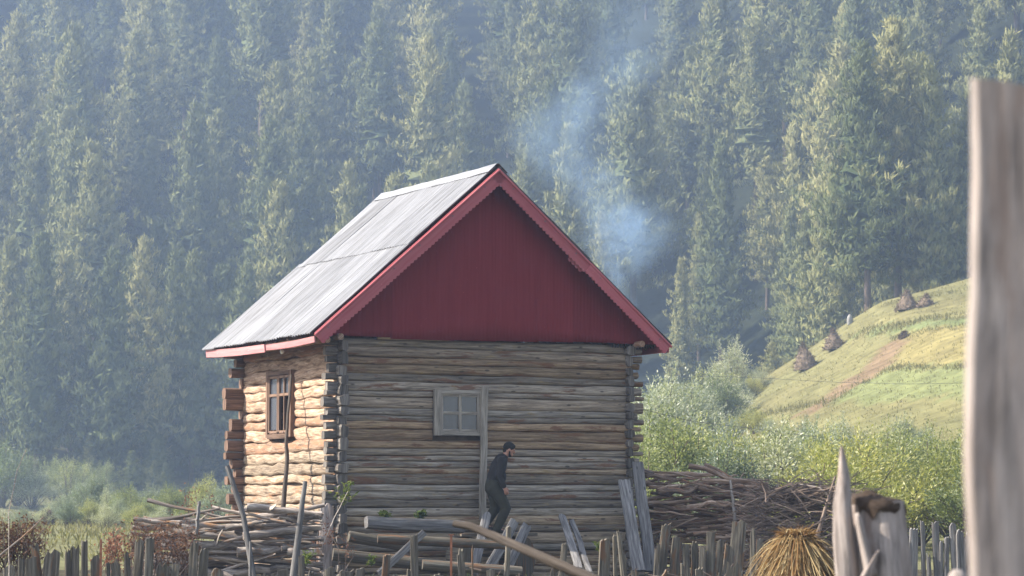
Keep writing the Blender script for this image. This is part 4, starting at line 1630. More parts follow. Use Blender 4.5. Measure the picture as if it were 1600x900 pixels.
# right pile
top_tab2 = [(1004, 748), (1030, 742), (1085, 737), (1120, 740), (1160, 750), (1190, 772), (1205, 795)]
for row in range(3):
    Yr = 48.6 + row * 0.35
    xa, xb = at(1003, 800, Yr).x, at(1192, 800, Yr).x
    z = 1.0
    while z < 2.25:
        x = xa + wr.uniform(-0.1, 0.3)
        while x < xb - 0.2:
            L = wr.uniform(0.7, 1.7)
            L = min(L, xb + 0.15 - x)
            xc = x + L / 2
            pxc = 800 + F * xc / Yr
            ztop = at(pxc, lerp_tab(top_tab2, pxc), Yr).z
            if z < ztop - 0.02:
                r_ = wr.choice((0.02, 0.026, 0.033, 0.042, 0.058))
                top = z > ztop - 0.18
                arch = 0.10 * ((pxc - 1010) / 180 - 0.4)
                put_stick('b', wr.randrange(14), (xc, Yr + wr.gauss(0, 0.08), z + wr.gauss(0, 0.02)), L, r_, wr.gauss(0, 0.24), arch + wr.gauss(0, 0.16), wr.random() * 6.28,
                          'crooked brown branch on top of the right woodpile' if top else 'thin brown branch stacked in the right woodpile',
                          'branches on top of the right woodpile' if top else 'branches stacked in the right woodpile')
            x += L * wr.uniform(0.6, 0.85)
        z += wr.uniform(0.075, 0.10)
for i in range(46):
    z = 0.30 + 0.85 * wr.random()
    Yr = 48.5 + 0.5 * wr.random()
    xa = at(1003, 800, Yr).x + 2.4 * wr.random()
    L = wr.uniform(0.8, 1.5)
    put_stick('b', wr.randrange(14), (xa + 0.1, Yr, z), L, wr.uniform(0.03, 0.055), wr.gauss(0, 0.14), wr.gauss(0, 0.09), wr.random() * 6.28,
              'thin brown branch stacked in the right woodpile', 'branches stacked in the right woodpile')
print('STICKS', sum(o_.name.startswith('firewood') for o_ in bpy.data.objects))

# loose brush heap: countless thin twigs
mb = MB()
bc = at(1250, 800, 46.5)
for i in range(900):
    t = wr.random()
    px = 1185 + 140 * wr.random()
    ytop = 772 - 16 * math.sin((px - 1185) / 140 * 3.1) + 8 * nz(px * 0.05, 0, 0)
    py = ytop + (900 - ytop) * wr.random() ** 1.3
    Yq = 46.3 + wr.gauss(0, 0.35)
    p = at(px, py, Yq)
    L = wr.uniform(0.3, 0.9)
    a = wr.gauss(0.05, 0.35)
    d = Vector((math.cos(a) * (1 if wr.random() < 0.5 else -1), wr.gauss(0, 0.4), math.sin(a)))
    m_ = p + d * (L / 2) + Vector((0, 0, wr.gauss(0, 0.05)))
    mb.tube([p, m_, p + d * L + Vector((0, 0, wr.gauss(0, 0.06)))], [wr.uniform(0.007, 0.018)] * 2 + [0.005], 4, wr.random(), False)
for i in range(60):
    px = 1190 + 125 * wr.random()
    p = at(px, 785, 46.3 + wr.gauss(0, 0.3))
    d = Vector((wr.gauss(0.1, 0.5), wr.gauss(0, 0.3), 1)).normalized()
    L = wr.uniform(0.2, 0.55)
    mb.tube([p, p + d * L * 0.5 + Vector((0.03, 0, 0)), p + d * L], [0.012, 0.009, 0.004], 4, wr.random(), False)
tag(mb.build('brushwood', M['twig']), kind='stuff')
stick_pole('bare_branch', [(1275, 845, 45.6), (1288, 800, 45.6), (1305, 745, 45.7)], (0.05, 0.02), 'bare dark branch sticking up from the brush heap', 'branch', 'twig', seed=6)
stick_pole('bare_branch', [(1292, 773, 45.7), (1280, 762, 45.7), (1250, 757, 45.8)], (0.03, 0.012), 'curved pale branch lying on top of the brush heap', 'branch', 'stick', seed=7)
stick_pole('bare_branch', [(1150, 830, 47.9), (1146, 790, 48.0), (1141, 750, 48.1)], (0.035, 0.025), 'upright pale stick standing against the right woodpile', 'branch', 'stick', seed=8)
stick_pole('roof_pole', [(1021, 742, 48.5), (1002, 735, 48.5)], (0.045, 0.045), 'dark round pole end jutting beside cabin right corner', 'pole', 'twig', seed=9)


# ------------------------------------------------------------------ fences of split pickets
def fence(label, specs, Y, mat='picket', thick=0.05, dY=0.012):
    cx = sum((s[0] + s[1]) / 2 for s in specs) / len(specs)
    x = (cx - 800) / F * Y
    root = empty('picket_fence', (x, Y, ground_z(x, Y)))
    tag(root, label, 'fence', None)
    inv = Vector(root.location)
    fr = random.Random(int(Y * 100))
    for i, s in enumerate(specs):
        xl, xr, yt = s[:3]
        lean = s[3] if len(s) > 3 else fr.gauss(0, 5)
        Yi = Y + fr.uniform(-1, 1) * dY * 8
        top = at((xl + xr) / 2, yt, Yi)
        foot = Vector((top.x + lean / F * Yi, Yi + 0.02, ground_z(top.x, Yi) - 0.15))
        mb = MB()
        mb.plank(foot, top, (xr - xl) / F * Yi, thick * fr.uniform(0.8, 1.4), (fr.uniform(-0.12, 0.35), -1, 0), fr.random(), seed=i * 1.7 + Y, jag=0.10 * fr.random() + 0.02,
                 tip=0.06 * (fr.random() < 0.4), slant=fr.uniform(-0.03, 0.05), wob=0.08, taper=fr.uniform(0.85, 1.0))
        mb.v = [tuple(Vector(p) - inv) for p in mb.v]
        mb.build('picket', M[mat], root)
    # a rail behind the pickets
    xa = (min(s[0] for s in specs) - 800) / F * Y
    xb = (max(s[1] for s in specs) - 800) / F * Y
    mb = MB()
    zt = ground_z(x, Y) + 0.32
    mb.tube([Vector((xa + (xb - xa) * t / 8, Y + 0.18, zt + 0.02 * nz(t, Y, 0))) - inv for t in range(9)], [0.035] * 9, 7, 0.4)
    mb.build('rail', M[mat], root, True)
    return root


fence('ragged picket fence of dark split boards at lower left', [(4, 24, 878), (28, 38, 867), (39, 57, 868), (46, 60, 846, 18), (69, 97, 853), (101, 111, 853), (111, 124, 851), (127, 137, 838), (141, 156, 862),
      (166, 172, 876), (173, 188, 872), (194, 204, 862), (213, 227, 832), (227, 241, 838), (246, 267, 878), (268, 281, 879), (296, 311, 842, -6), (312, 328, 850, -10), (330, 350, 882), (-20, -2, 870)], 34)
fence('sparse row of short uneven pickets before the cabin', [(507, 524, 884), (530, 552, 887), (556, 572, 885), (599, 610, 863), (612, 623, 889), (640, 653, 826), (713, 724, 853, 8), (736, 739, 848), (791, 799, 821),
      (859, 870, 878), (877, 888, 846), (937, 955, 840), (957, 963, 834), (963, 971, 829), (972, 978, 866), (635, 642, 888), (760, 775, 888), (676, 690, 890), (466, 476, 866), (478, 492, 888), (408, 430, 890), (434, 452, 886)], 38)
fence('grey boards standing under the right woodpile', [(1034, 1050, 812, -14), (1050, 1068, 838), (1079, 1091, 840), (1104, 1119, 830, -4), (1144, 1167, 812, -10), (1172, 1180, 822), (1120, 1132, 842, -10), (1092, 1103, 848),
      (1066, 1077, 845), (1182, 1192, 840), (1024, 1034, 846), (1133, 1143, 850), (1196, 1206, 850)], 44.5)
fence('low pale pickets between cabin and straw sheaf', [(1063, 1069, 882), (1135, 1156, 878), (1086, 1098, 886), (1032, 1046, 888), (1116, 1126, 890), (985, 998, 886), (1160, 1170, 889)], 37)
fence('bluish grey picket fence by the big right post', [(1421, 1435, 824), (1438, 1445, 814), (1456, 1468, 812), (1468, 1474, 840), (1475, 1483, 838), (1481, 1493, 813, 8), (1493, 1505, 822), (1506, 1518, 828), (1447, 1454, 862),
      (1405, 1418, 836), (1520, 1534, 820), (1538, 1550, 830), (1556, 1570, 818), (1574, 1588, 826), (1592, 1606, 822)], 40, 'grey_board')

# rusty stakes
for px, yt, Y, lab in ((158, 837, 33.8, 'thin rusty stake among the left fence pickets'), (705, 831, 37.6, 'rusty iron stake with flat head before the cabin')):
    top = at(px, yt, Y)
    mb = MB()
    w_ = 0.02 if px < 200 else 0.024
    mb.box((0, 0, top.z / 2), (w_ * 1.4, w_ * 1.4, top.z), None)
    if px > 200:
        mb.box((0, 0, top.z + 0.006), (0.085, 0.05, 0.016), None)
    o = mb.build('stake', M['rust'])
    o.location = (top.x, Y, -0.05)
    tag(o, lab, 'stake')


# ------------------------------------------------------------------ dry brown brush at the left
def dry_brush(px0, px1, pyt, pyb, Y, label, n, seed):
    rr = random.Random(seed)
    c = at((px0 + px1) / 2, pyb, Y)
    root = empty('dry_branch', (c.x, Y, ground_z(c.x, Y)))
    tag(root, label, 'dry brush', None)
    inv = Vector(root.location)
    st, lf = MB(), MB()
    base = Vector((c.x, Y, ground_z(c.x, Y)))
    for i in range(n):
        px = rr.uniform(px0, px1)
        py = pyt + (pyb - pyt) * rr.random() ** 1.2 * (0.4 + 0.6 * abs((px - (px0 + px1) / 2) / (px1 - px0) * 2))
        tip = at(px, py, Y + rr.gauss(0, 0.25))
        b0 = base + Vector((rr.gauss(0, 0.5), rr.gauss(0, 0.15), 0.1))
        b0.x = b0.x * 0.5 + tip.x * 0.5
        mid = b0.lerp(tip, 0.55) + Vector((rr.gauss(0, 0.1), 0, 0.05))
        st.tube([b0 - inv, mid - inv, tip - inv], [0.012, 0.008, 0.004], 4, rr.random(), False)
        for j in range(34):
            q = 0.15 + 0.85 * rr.random()
            p = mid.lerp(tip, q) + Vector((rr.gauss(0, 0.055), rr.gauss(0, 0.06), rr.gauss(0, 0.055)))
            lf.blade(p - inv, Vector((rr.gauss(0, 1), rr.gauss(0, 1), rr.gauss(0.3, 0.8))), rr.uniform(0.03, 0.075), rr.uniform(0.014, 0.03), Vector((rr.gauss(0, 1), rr.gauss(0, 1), rr.gauss(0, 1))), rnd=rr.random())
    st.build('stem', M['twig'], root)
    lf.build('foliage', M['dead_leaf'], root)


dry_brush(-40, 76, 806, 870, 35.2, 'rust brown dead brush behind the leftmost pickets', 80, 1)
dry_brush(196, 306, 812, 876, 38.5, 'rust brown dead branches against the left woodpile end', 60, 2)
dry_brush(160, 200, 822, 880, 36.0, 'small spray of dead brown leaves between pickets and woodpile', 18, 3)
dry_brush(270, 345, 762, 800, 42.3, 'few dead brown leafy twigs rising above left woodpile', 7, 4)
dry_brush(500, 545, 812, 850, 42.8, 'dead orange leaf twig beside the white corner post', 5, 5)
# tall thin weed stalks
stick_pole('weed_stalk', [(14, 905, 30), (14, 800, 30), (27, 735, 30), (42, 700, 30)], (0.006, 0.003), 'tall thin dry weed stalk at the left edge', 'plant', 'stick', 0.05, 11, 5)
stick_pole('weed_stalk', [(505, 850, 42), (522, 810, 42), (544, 767, 42)], (0.012, 0.005), 'thin bare twig slanting beside the white corner post', 'plant', 'stick', 0.05, 12, 5)
stick_pole('weed_stalk', [(0, 868, 32), (40, 835, 32.2), (68, 808, 32.4)], (0.012, 0.006), 'pale bare twig slanting across the leftmost brush', 'plant', 'stick', 0.05, 13, 5)

# weeds and litter of the yard
mb = MB()
for i in range(5200):
    Yq = wr.uniform(36, 45)
    px = wr.uniform(480, 1320)
    x = (px - 800) / F * Yq
    z = ground_z(x, Yq)
    if wr.random() < 0.55:
        d = Vector((wr.gauss(0, 0.5), wr.gauss(0, 0.5), 1))
        L = wr.uniform(0.06, 0.25)
    else:
        d = Vector((wr.gauss(0, 1), wr.gauss(0, 1), wr.gauss(0.1, 0.12)))
        L = wr.uniform(0.08, 0.3)
    mb.blade(Vector((x, Yq, z)), d, L, wr.uniform(0.008, 0.02), Vector((wr.gauss(0, 1), wr.gauss(0, 1), 0)), 0.2, wr.random(), 2)
tag(mb.build('yard_weeds', M['weed']), kind='stuff')
mb = MB()
for i in range(430):
    Yq = wr.uniform(37.5, 44)
    px = wr.choice((wr.uniform(520, 1330), wr.uniform(880, 1200)))
    x = (px - 800) / F * Yq
    p = Vector((x, Yq, ground_z(x, Yq) + abs(wr.gauss(0, 0.13))))
    a = wr.random() * 6.28
    d = Vector((math.cos(a), math.sin(a) * 0.5, wr.gauss(0.05, 0.22))).normalized()
    L = wr.uniform(0.2, 0.8)
    r0 = wr.uniform(0.006, 0.018)
    mb.tube([p, p + d * (L / 2) + Vector((0, 0, wr.gauss(0, 0.04))), p + d * L], [r0, r0 * 0.8, r0 * 0.4], 5, wr.random(), True)
tag(mb.build('brush_litter', M['twig']), kind='stuff')
# green plants on the wall foot
def weed_plant(px, py, Y, h, n, label, seed):
    rr = random.Random(seed)
    mb = MB()
    p0 = at(px, py, Y)
    for i in range(n):
        d = Vector((rr.gauss(0, 0.5), rr.gauss(0, 0.4), 1)).normalized()
        L = h * rr.uniform(0.5, 1)
        mb.tube([Vector((0, 0, 0)), d * L], [0.005, 0.003], 4, 0.3, False)
        for j in range(9):
            mb.blade(d * (L * (0.3 + 0.7 * rr.random())), Vector((rr.gauss(0, 1), rr.gauss(0, 1), rr.gauss(0.4, 0.5))), rr.uniform(0.05, 0.11), rr.uniform(0.02, 0.04),
                     Vector((rr.gauss(0, 1), rr.gauss(0, 1), rr.gauss(0, 1))), rnd=rr.random() * 0.7)
    o_ = mb.build('weed_plant', M['weed'])
    o_.location = p0
    tag(o_, label, 'plant')


weed_plant(600, 812, 44.6, 0.18, 14, 'low green weeds behind the left end of the beam', 1)
weed_plant(655, 812, 44.8, 0.20, 16, 'green leafy weed behind the middle of the beam', 2)
weed_plant(536, 790, 44.3, 0.5, 12, 'tall green weed climbing the cabin near corner', 3)
weed_plant(580, 885, 41.5, 0.2, 6, 'pale green weed before the lowest log', 4)
weed_plant(940, 865, 44.5, 0.25, 14, 'dark green weed under the wall right of leaning planks', 5)
weed_plant(478, 885, 40.0, 0.3, 8, 'small green weed below the thick stake', 6)

# ------------------------------------------------------------------ straw sheaf
sr = random.Random(31)
sc_ = at(1246, 842, 30)
root = empty('straw_sheaf', (sc_.x, 30, ground_z(sc_.x, 30)))
tag(root, 'tied golden straw sheaf standing before the brush heap', 'straw sheaf')
zt = sc_.z - root.location.z
mb = MB()
for i in range(2100):
    a = sr.random() * 6.283
    q = math.sqrt(sr.random())
    o_ = Vector((math.cos(a), math.sin(a), 0))
    stray = sr.random() < 0.2
    p = o_ * (0.145 * q) + Vector((0, 0, zt + sr.uniform(-0.14, 0.12)))
    spread = 0.04 + 0.34 * q ** 1.5 + (0.35 * sr.random() if stray else 0) + 0.10 * math.cos(a)
    d = (o_ * spread + Vector((sr.gauss(0, 0.21), sr.gauss(0, 0.21), -1))).normalized()
    L = zt * sr.uniform(0.3, 1.02) * (0.75 if stray else 1)
    s_ = Vector((sr.gauss(0, 1), sr.gauss(0, 1), sr.gauss(0, 0.4))).normalized()
    vs, fs = [], []
    rn = sr.random()
    wd = sr.uniform(0.008, 0.017)
    bow = sr.gauss(0, 0.05)
    for k_ in range(6):
        t = k_ / 5
        c = p + d * (L * t) + s_ * (bow * math.sin(3.14 * t)) + o_ * (0.10 * t * t * (0.3 + q))
        c.z = max(c.z, 0.01)
        sd = s_ * (wd / 2)
        vs += [c - sd, c + sd]
    for k_ in range(5):
        fs.append((2 * k_, 2 * k_ + 1, 2 * k_ + 3, 2 * k_ + 2))
    mb.add(vs, fs, rn)
for i in range(620):
    # loose stalks lying every way over the body of the sheaf
    a = sr.random() * 6.283
    h_ = sr.random() ** 0.8
    o_ = Vector((math.cos(a), math.sin(a), 0))
    t_ = Vector((-math.sin(a), math.cos(a), 0))
    p = o_ * (0.16 + 0.38 * h_ + 0.03 * sr.random()) + Vector((0, 0, zt * (1 - 0.72 * h_)))
    d = Vector((0, 0, -1)) + o_ * 0.42 + t_ * sr.gauss(0, 0.75)
    mb.blade(p, d, sr.uniform(0.2, 0.5), sr.uniform(0.008, 0.016), t_ + Vector((0, 0, 0.2)), sr.uniform(0, 0.35), sr.random(), 5)
for i in range(420):
    # heads above the tie: some upright, many bent right over
    a = sr.random() * 6.283
    q = math.sqrt(sr.random())
    o_ = Vector((math.cos(a), math.sin(a), 0))
    p = o_ * (0.15 * q) + Vector((0, 0, zt + 0.02))
    droop = sr.random() < 0.4
    d = o_ * (0.2 + 0.8 * q) + Vector((sr.gauss(0, 0.3), sr.gauss(0, 0.3), 0.8))
    mb.blade(p, d, sr.uniform(0.10, 0.27) * (1.5 if droop else 1), sr.uniform(0.010, 0.022), Vector((sr.gauss(0, 1), sr.gauss(0, 1), 0)), 1.5 if droop else 0.3, sr.random() * 0.5, 7)
for i in range(130):
    a = sr.uniform(2.0, 4.2) if i < 60 else sr.random() * 6.28
    o_ = Vector((math.cos(a), math.sin(a) * 0.6 - 0.2, 0))
    mb.blade(o_ * 0.14 + Vector((0, 0, zt - sr.random() * 0.12)), o_ * sr.uniform(0.5, 1) + Vector((0, 0, sr.uniform(-0.1, 0.6))), sr.uniform(0.3, 0.6), 0.018, Vector((0, 1, 0.4)), sr.uniform(0.8, 1.4), sr.random(), 8)
mb.build('stalks', M['straw'], root)
mb = MB()
mb.tube([(math.cos(t / 12 * 6.283) * 0.185, math.sin(t / 12 * 6.283) * 0.185, zt + 0.01 * math.sin(t * 2)) for t in range(13)], [0.02] * 13, 6, 0.5, False)
mb.build('tie_band', M['straw'], root)

# ------------------------------------------------------------------ posts close to the camera
def near_post(name, prof, Y, mat, label, cat, n=28, seed=0.0, flat=0.8, rough=0.10):
    """prof: (px centre, px half width, py) from the foot up"""
    mb = MB()
    pts, rad = [], []
    for (pc, hw, py) in prof:
        p = at(pc, py, Y)
        pts.append(p)
        rad.append(hw / F * Y)
    g0 = Vector((pts[0].x, Y, -0.1))
    pts = [g0] + pts
    rad = [rad[0] * 1.05] + rad
    P, Rd = [], []
    for i in range(len(pts) - 1):
        m_ = max(2, int((pts[i + 1] - pts[i]).length / 0.05))
        for t in range(m_):
            P.append(pts[i].lerp(pts[i + 1], t / m_))
            Rd.append(rad[i] + (rad[i + 1] - rad[i]) * t / m_)
    P.append(pts[-1])
    Rd.append(rad[-1])
    mb.tube(P, Rd, n, 0.5, True, 1.0, (1, 0, 0), rough, seed)
    return mb


mb = MB()
xl, xr_ = at(1509, 500, 5).x, at(1509, 500, 5).x + 0.185
top_z = at(1530, 137, 5).z
# hewn square post: rounded rectangle section with a wavy hewn edge
nseg = 56
ring = []
for (ax_, ay_) in ((-1, -1), (1, -1), (1, 1), (-1, 1)):
    pass
hw, hd, cr_ = 0.11, 0.026, 0.010
sec = []
for (cx_, cy_, a0) in ((hw - cr_, -hd + cr_, -90), (hw - cr_, hd - cr_, 0), (-hw + cr_, hd - cr_, 90), (-hw + cr_, -hd + cr_, 180)):
    for t in range(5):
        a = R(a0 + 90 * t / 4)
        sec.append((cx_ + cr_ * math.cos(a), cy_ + cr_ * math.sin(a)))
# add points on the faces so that they can undulate
sec2 = []
for i in range(len(sec)):
    a, b_ = sec[i], sec[(i + 1) % len(sec)]
    m_ = 6 if math.hypot(b_[0] - a[0], b_[1] - a[1]) > 0.05 else 1
    for t in range(m_):
        sec2.append((a[0] + (b_[0] - a[0]) * t / m_, a[1] + (b_[1] - a[1]) * t / m_))
vs, fs, gs = [], [], []
ns = len(sec2)
for i in range(nseg + 1):
    t = i / nseg
    z = -0.1 + (top_z + 0.1) * t
    off = 0.010 * (1 - t) - 0.004 + 0.010 * nz(z * 1.7, 3, 0)
    for (sx_, sy_) in sec2:
        wv = 1 + 0.06 * nz(z * 3.0, sx_ * 9, sy_ * 9) + 0.03 * nz(z * 9, sx_ * 14, sy_ * 14)
        ww = 1 - 0.07 * t
        zz = z
        if i == nseg:
            zz += -0.018 * (sx_ / hw) + 0.012 * nz(sx_ * 30, sy_ * 30, 1)
        ca_, sa_ = math.cos(0.06), math.sin(0.06)
        lx, ly = sx_ * wv * ww, sy_ * wv
        lx += (0.019 * sstep(1.75, 2.35, z) + 0.008 * nz(z * 2.1, 5, 5)) * (0.5 - 0.5 * sx_ / hw)
        vs.append((xl + 0.104 + off + lx * ca_ - ly * sa_, 5.0 + lx * sa_ + ly * ca_, zz))
        gs.append((z, sx_ * 1.3, sy_ * 1.3))
for i in range(nseg):
    for j in range(ns):
        fs.append((i * ns + j, i * ns + (j + 1) % ns, (i + 1) * ns + (j + 1) % ns, (i + 1) * ns + j))
fs.append(tuple(nseg * ns + j for j in range(ns)))
mb.add(vs, fs, 0.5, gs)
o = mb.build('gate_post', M['post'], smooth=False)
tag(o, 'tall blurred hewn grey post close at the right edge', 'post')

# broken stump with rotten jagged top
sroot = empty('tree_stump', (at(1376, 800, 12).x, 12, 0))
tag(sroot, 'broken grey stump with dark rotten top left of the big post', 'stump')
inv = Vector(sroot.location)
mb = near_post('wood', [(1377, 52, 900), (1376, 49, 860), (1374, 44, 815), (1371, 43, 785)], 12, 'post', '', '', 30, 2.0, rough=0.2)
mb.v = [tuple(Vector(p) - inv) for p in mb.v]
mb.build('wood', M['post'], sroot, True)
mb = MB()
tp = at(1371, 786, 12)
n = 30
vs, fs, gs = [], [], []
for ri, (rf, zo) in enumerate(((1.0, -0.04), (1.05, -0.01), (1.0, 0.018), (0.85, 0.034), (0.45, 0.05), (0.05, 0.055))):
    for j in range(n):
        a = 6.283 * j / n
        r_ = 0.129 * rf * (1 + 0.12 * nz(math.cos(a) * 2.5, math.sin(a) * 2.5, ri * 0.5))
        vs.append(tp - inv + Vector((math.cos(a) * r_, math.sin(a) * r_, zo + (0.06 if ri == 0 else 0.022) * nz(math.cos(a) * 6, math.sin(a) * 6, ri * 0.9) * (1 if ri < 5 else 0) - 0.014 * (1 + math.cos(a)))))
        gs.append((r_ * 3, a, ri))
for i in range(5):
    for j in range(n):
        fs.append((i * n + j, i * n + (j + 1) % n, (i + 1) * n + (j + 1) % n, (i + 1) * n + j))
fs.append(tuple(5 * n + j for j in range(n)))
mb.add(vs, fs, 0.5, gs)
mb.build('rotten_top', M['stump_top'], sroot, True)
# split sliver on the front of the stump
mb = MB()
mb.plank(at(1362, 900, 11.84) - inv, at(1338, 800, 11.84) - inv, 0.05, 0.05, (0.2, -1, 0), 0.5, taper=0.5, seed=3, tip=0.04)
mb.plank(at(1352, 905, 11.82) - inv, at(1372, 858, 11.83) - inv, 0.045, 0.04, (0.2, -1, 0), 0.9, taper=0.4, seed=5, tip=0.04)
mb.build('splinter', M['post'], sroot, True)
mb = near_post('pole', [(1325, 17, 905), (1318, 16, 840), (1315, 14, 790), (1318, 10, 745), (1316, 5, 712), (1315, 2, 697)], 11.9, 'post', '', '', 16, 5.0, rough=0.45)
o = mb.build('pointed_stake', M['post'], smooth=True)
tag(o, 'thin pointed blurred stake touching the stump left side', 'stake')
mb = near_post('tip', [(1496, 16, 915), (1496, 14, 898), (1496, 7, 890)], 9, 'post', '', '', 14, 6.0)
o = mb.build('post_tip', M['post'], smooth=True)
tag(o, 'pale rounded post top at the foot of the big post', 'post')
# slanting rail out of focus
mb = MB()
P = [at(709, 818, 15.2), at(735, 822, 15.15), at(800, 851, 15.0), at(870, 882, 14.85), at(940, 911, 14.7), at(1200, 1010, 14.2), at(1500, 1130, 13.6), at(1820, 1230, 13.1)]
Q = []
for a, b_ in zip(P, P[1:]):
    for t in range(5):
        Q.append(a.lerp(b_, t / 5) + Vector((0, 0, 0.006 * nz(a.x * 9 + t, 0, 0))))
Q.append(P[-1])
rs = [0.015 + 0.013 * min(1, i / 9) for i in range(len(Q))]
mb.tube(Q, rs, 12, 0.3, rough=0.45, seed=8)
o = mb.build('slanting_branch', M['branch_bark'], smooth=True, origin=Q[-1])
tag(o, 'pale barked branch slanting across the foreground below the man', 'branch')
mb = MB()
pp = at(905, 897, 14.78)
mb.tube([(pp.x, 14.84, -0.1), (pp.x, 14.84, pp.z - 0.045)], [0.035, 0.03], 9, 0.4)
o = mb.build('forked_prop', M['post'], smooth=True)
tag(o, 'short prop under the slanting foreground branch', 'prop')

# ------------------------------------------------------------------ wires
for i, (pts, lab) in enumerate([([(990, 636, 60), (1080, 658, 66), (1180, 670, 75), (1330, 690, 88), (1480, 716, 100)], 'thin overhead wire sagging from the cabin over the shrubs'),
                                ([(1040, 586, 140), (1180, 590, 142), (1300, 597, 144), (1420, 600, 146), (1640, 596, 150)], 'thin overhead wire crossing the grassy slope')]):
    mb = MB()
    P = [at(*p) for p in pts]
    mb.tube(P, [0.008 if i == 0 else 0.011] * len(P), 5)
    o = mb.build('overhead_wire', M['wire'])
    tag(o, lab, 'wire')

# ------------------------------------------------------------------ the walking man
def solid(mb, voxel, name, mat, parent, smooth=3):
    """closed pieces melted into one continuous skin"""
    me_ = mb.mesh(name, mat, True)
    tmp = bpy.data.objects.new(name, me_)
    COL.objects.link(tmp)
    r_ = tmp.modifiers.new('melt', 'REMESH')
    r_.mode = 'VOXEL'
    r_.voxel_size = voxel
    r_.use_smooth_shade = True
    sm_ = tmp.modifiers.new('soft', 'SMOOTH')
    sm_.iterations = smooth
    sm_.factor = 0.5
    dg = bpy.context.evaluated_depsgraph_get()
    ev = bpy.data.meshes.new_from_object(tmp.evaluated_get(dg))
    bpy.data.objects.remove(tmp)
    ev.name = name
    if not ev.materials:
        ev.materials.append(mat)
    o_ = bpy.data.objects.new(name, ev)
    COL.objects.link(o_)
    o_.parent = parent
    return o_


def ball(mb, c, r, sc=(1, 1, 1), tilt=0.0, n=12):
    c = Vector(c)
    Mt = Matrix.Rotation(tilt, 3, 'Y')
    vs, fs = [], []
    for i in range(n + 1):
        th = math.pi * i / n
        for j in range(2 * n):
            ph = math.pi * j / n
            vs.append(c + Mt @ Vector((r * sc[0] * math.sin(th) * math.cos(ph), r * sc[1] * math.sin(th) * math.sin(ph), r * sc[2] * math.cos(th))))
    m_ = 2 * n
    for i in range(n):
        for j in range(m_):
            fs.append((i * m_ + j, (i + 1) * m_ + j, (i + 1) * m_ + (j + 1) % m_, i * m_ + (j + 1) % m_))
    mb.add(vs, fs)


def limb(mb, pts, rad, n=12):
    """a limb with rounded joints"""
    P, Rr = [], []
    for i in range(len(pts) - 1):
        a, b_ = Vector(pts[i]), Vector(pts[i + 1])
        for t in range(6):
            P.append(a.lerp(b_, t / 6))
            Rr.append(rad[i] + (rad[i + 1] - rad[i]) * t / 6)
    P.append(Vector(pts[-1]))
    Rr.append(rad[-1])
    mb.tube(P, Rr, n)
    for p, r_ in zip(pts, rad):
        ball(mb, p, r_ * 0.99, n=8)


M['skin'] = plain_mat('skin', (0.36, 0.19, 0.135), 0.6)
M['shirt'] = plain_mat('charcoal_shirt', (0.021, 0.020, 0.021), 0.95, 0, 5, 0.3, 0.4)
M['trousers'] = plain_mat('olive_trousers', (0.032, 0.032, 0.023), 0.95, 0, 5, 0.3, 0.4)
M['hair'] = plain_mat('black_hair', (0.010, 0.009, 0.008), 0.8, 0, 30, 0.4, 0.6)
M['shoe'] = plain_mat('dark_shoe', (0.03, 0.026, 0.022), 0.7)
M['eye'] = plain_mat('eye', (0.03, 0.02, 0.015), 0.2)
PZ = 1.035
plat = empty('board_platform', (MAN.x, MAN.y, ground_z(MAN.x, MAN.y)), ANG)
tag(plat, 'low platform of rough boards the man walks on', 'platform')
for i in range(3):
    mb = MB()
    mb.plank((-0.75 + 0.05 * i, -0.22 + 0.22 * i, PZ - 0.025 - plat.location.z), (0.75 - 0.07 * i, -0.22 + 0.22 * i, PZ - 0.025 - plat.location.z), 0.21, 0.05, (0, 0, 1), 0.5, seed=i * 2.3)
    mb.build('plank', M['picket'], plat)
for x_ in (-0.55, 0.5):
    mb = MB()
    hz_ = PZ - 0.06 - plat.location.z
    mb.tube([(x_, -0.32, hz_ / 2 - 0.03), (x_, 0.34, hz_ / 2 - 0.03)], [hz_ / 2 + 0.03, hz_ / 2 + 0.03], 14, 0.3, flat=0.5, up=(0, 0, 1))
    mb.build('support_log', M['picket'], plat, True)
man = empty('person', (MAN.x, MAN.y, PZ), R(10))
man.rotation_euler = (0, R(6), R(10))
tag(man, 'man in charcoal shirt and olive trousers walking stooped past the wall', 'person')
HT = 0.24            # head tipped forward
HD = Vector((0.150, 0, 1.505))
SHR, SHL = Vector((0.015, -0.185, 1.285)), Vector((0.015, 0.185, 1.285))
ELR, WRR = Vector((-0.03, -0.245, 1.02)), Vector((0.095, -0.235, 0.825))
ELL, WRL = Vector((0.03, 0.25, 1.02)), Vector((0.17, 0.22, 0.84))
HPR, KNR, ANR = Vector((-0.06, -0.095, 0.80)), Vector((0.185, -0.105, 0.465)), Vector((0.075, -0.10, 0.095))
HPL, KNL, ANL = Vector((-0.06, 0.095, 0.80)), Vector((0.04, 0.105, 0.455)), Vector((-0.13, 0.10, 0.13))
body = MB()
limb(body, [(-0.06, 0, 0.82), (-0.05, 0, 0.98), (-0.005, 0, 1.18), (0.035, 0, 1.30), (0.085, 0, 1.38), (0.125, 0, 1.45)], [0.125, 0.115, 0.13, 0.105, 0.058, 0.055])
for sh_, el_, wr_ in ((SHR, ELR, WRR), (SHL, ELL, WRL)):
    limb(body, [(0.02, 0, 1.285), sh_, el_, wr_], [0.085, 0.062, 0.045, 0.03])
for hp, kn, an in ((HPR, KNR, ANR), (HPL, KNL, ANL)):
    limb(body, [(-0.06, 0, 0.83), hp, kn, an], [0.10, 0.095, 0.062, 0.042])
    limb(body, [an, an + Vector((0.13, 0, -0.055))], [0.042, 0.03])
ball(body, HD, 0.1, (0.98, 0.77, 1.18), HT, 14)                       # skull and face
def hp_(x, y, z):
    return HD + Matrix.Rotation(HT, 3, 'Y') @ Vector((x, y, z))
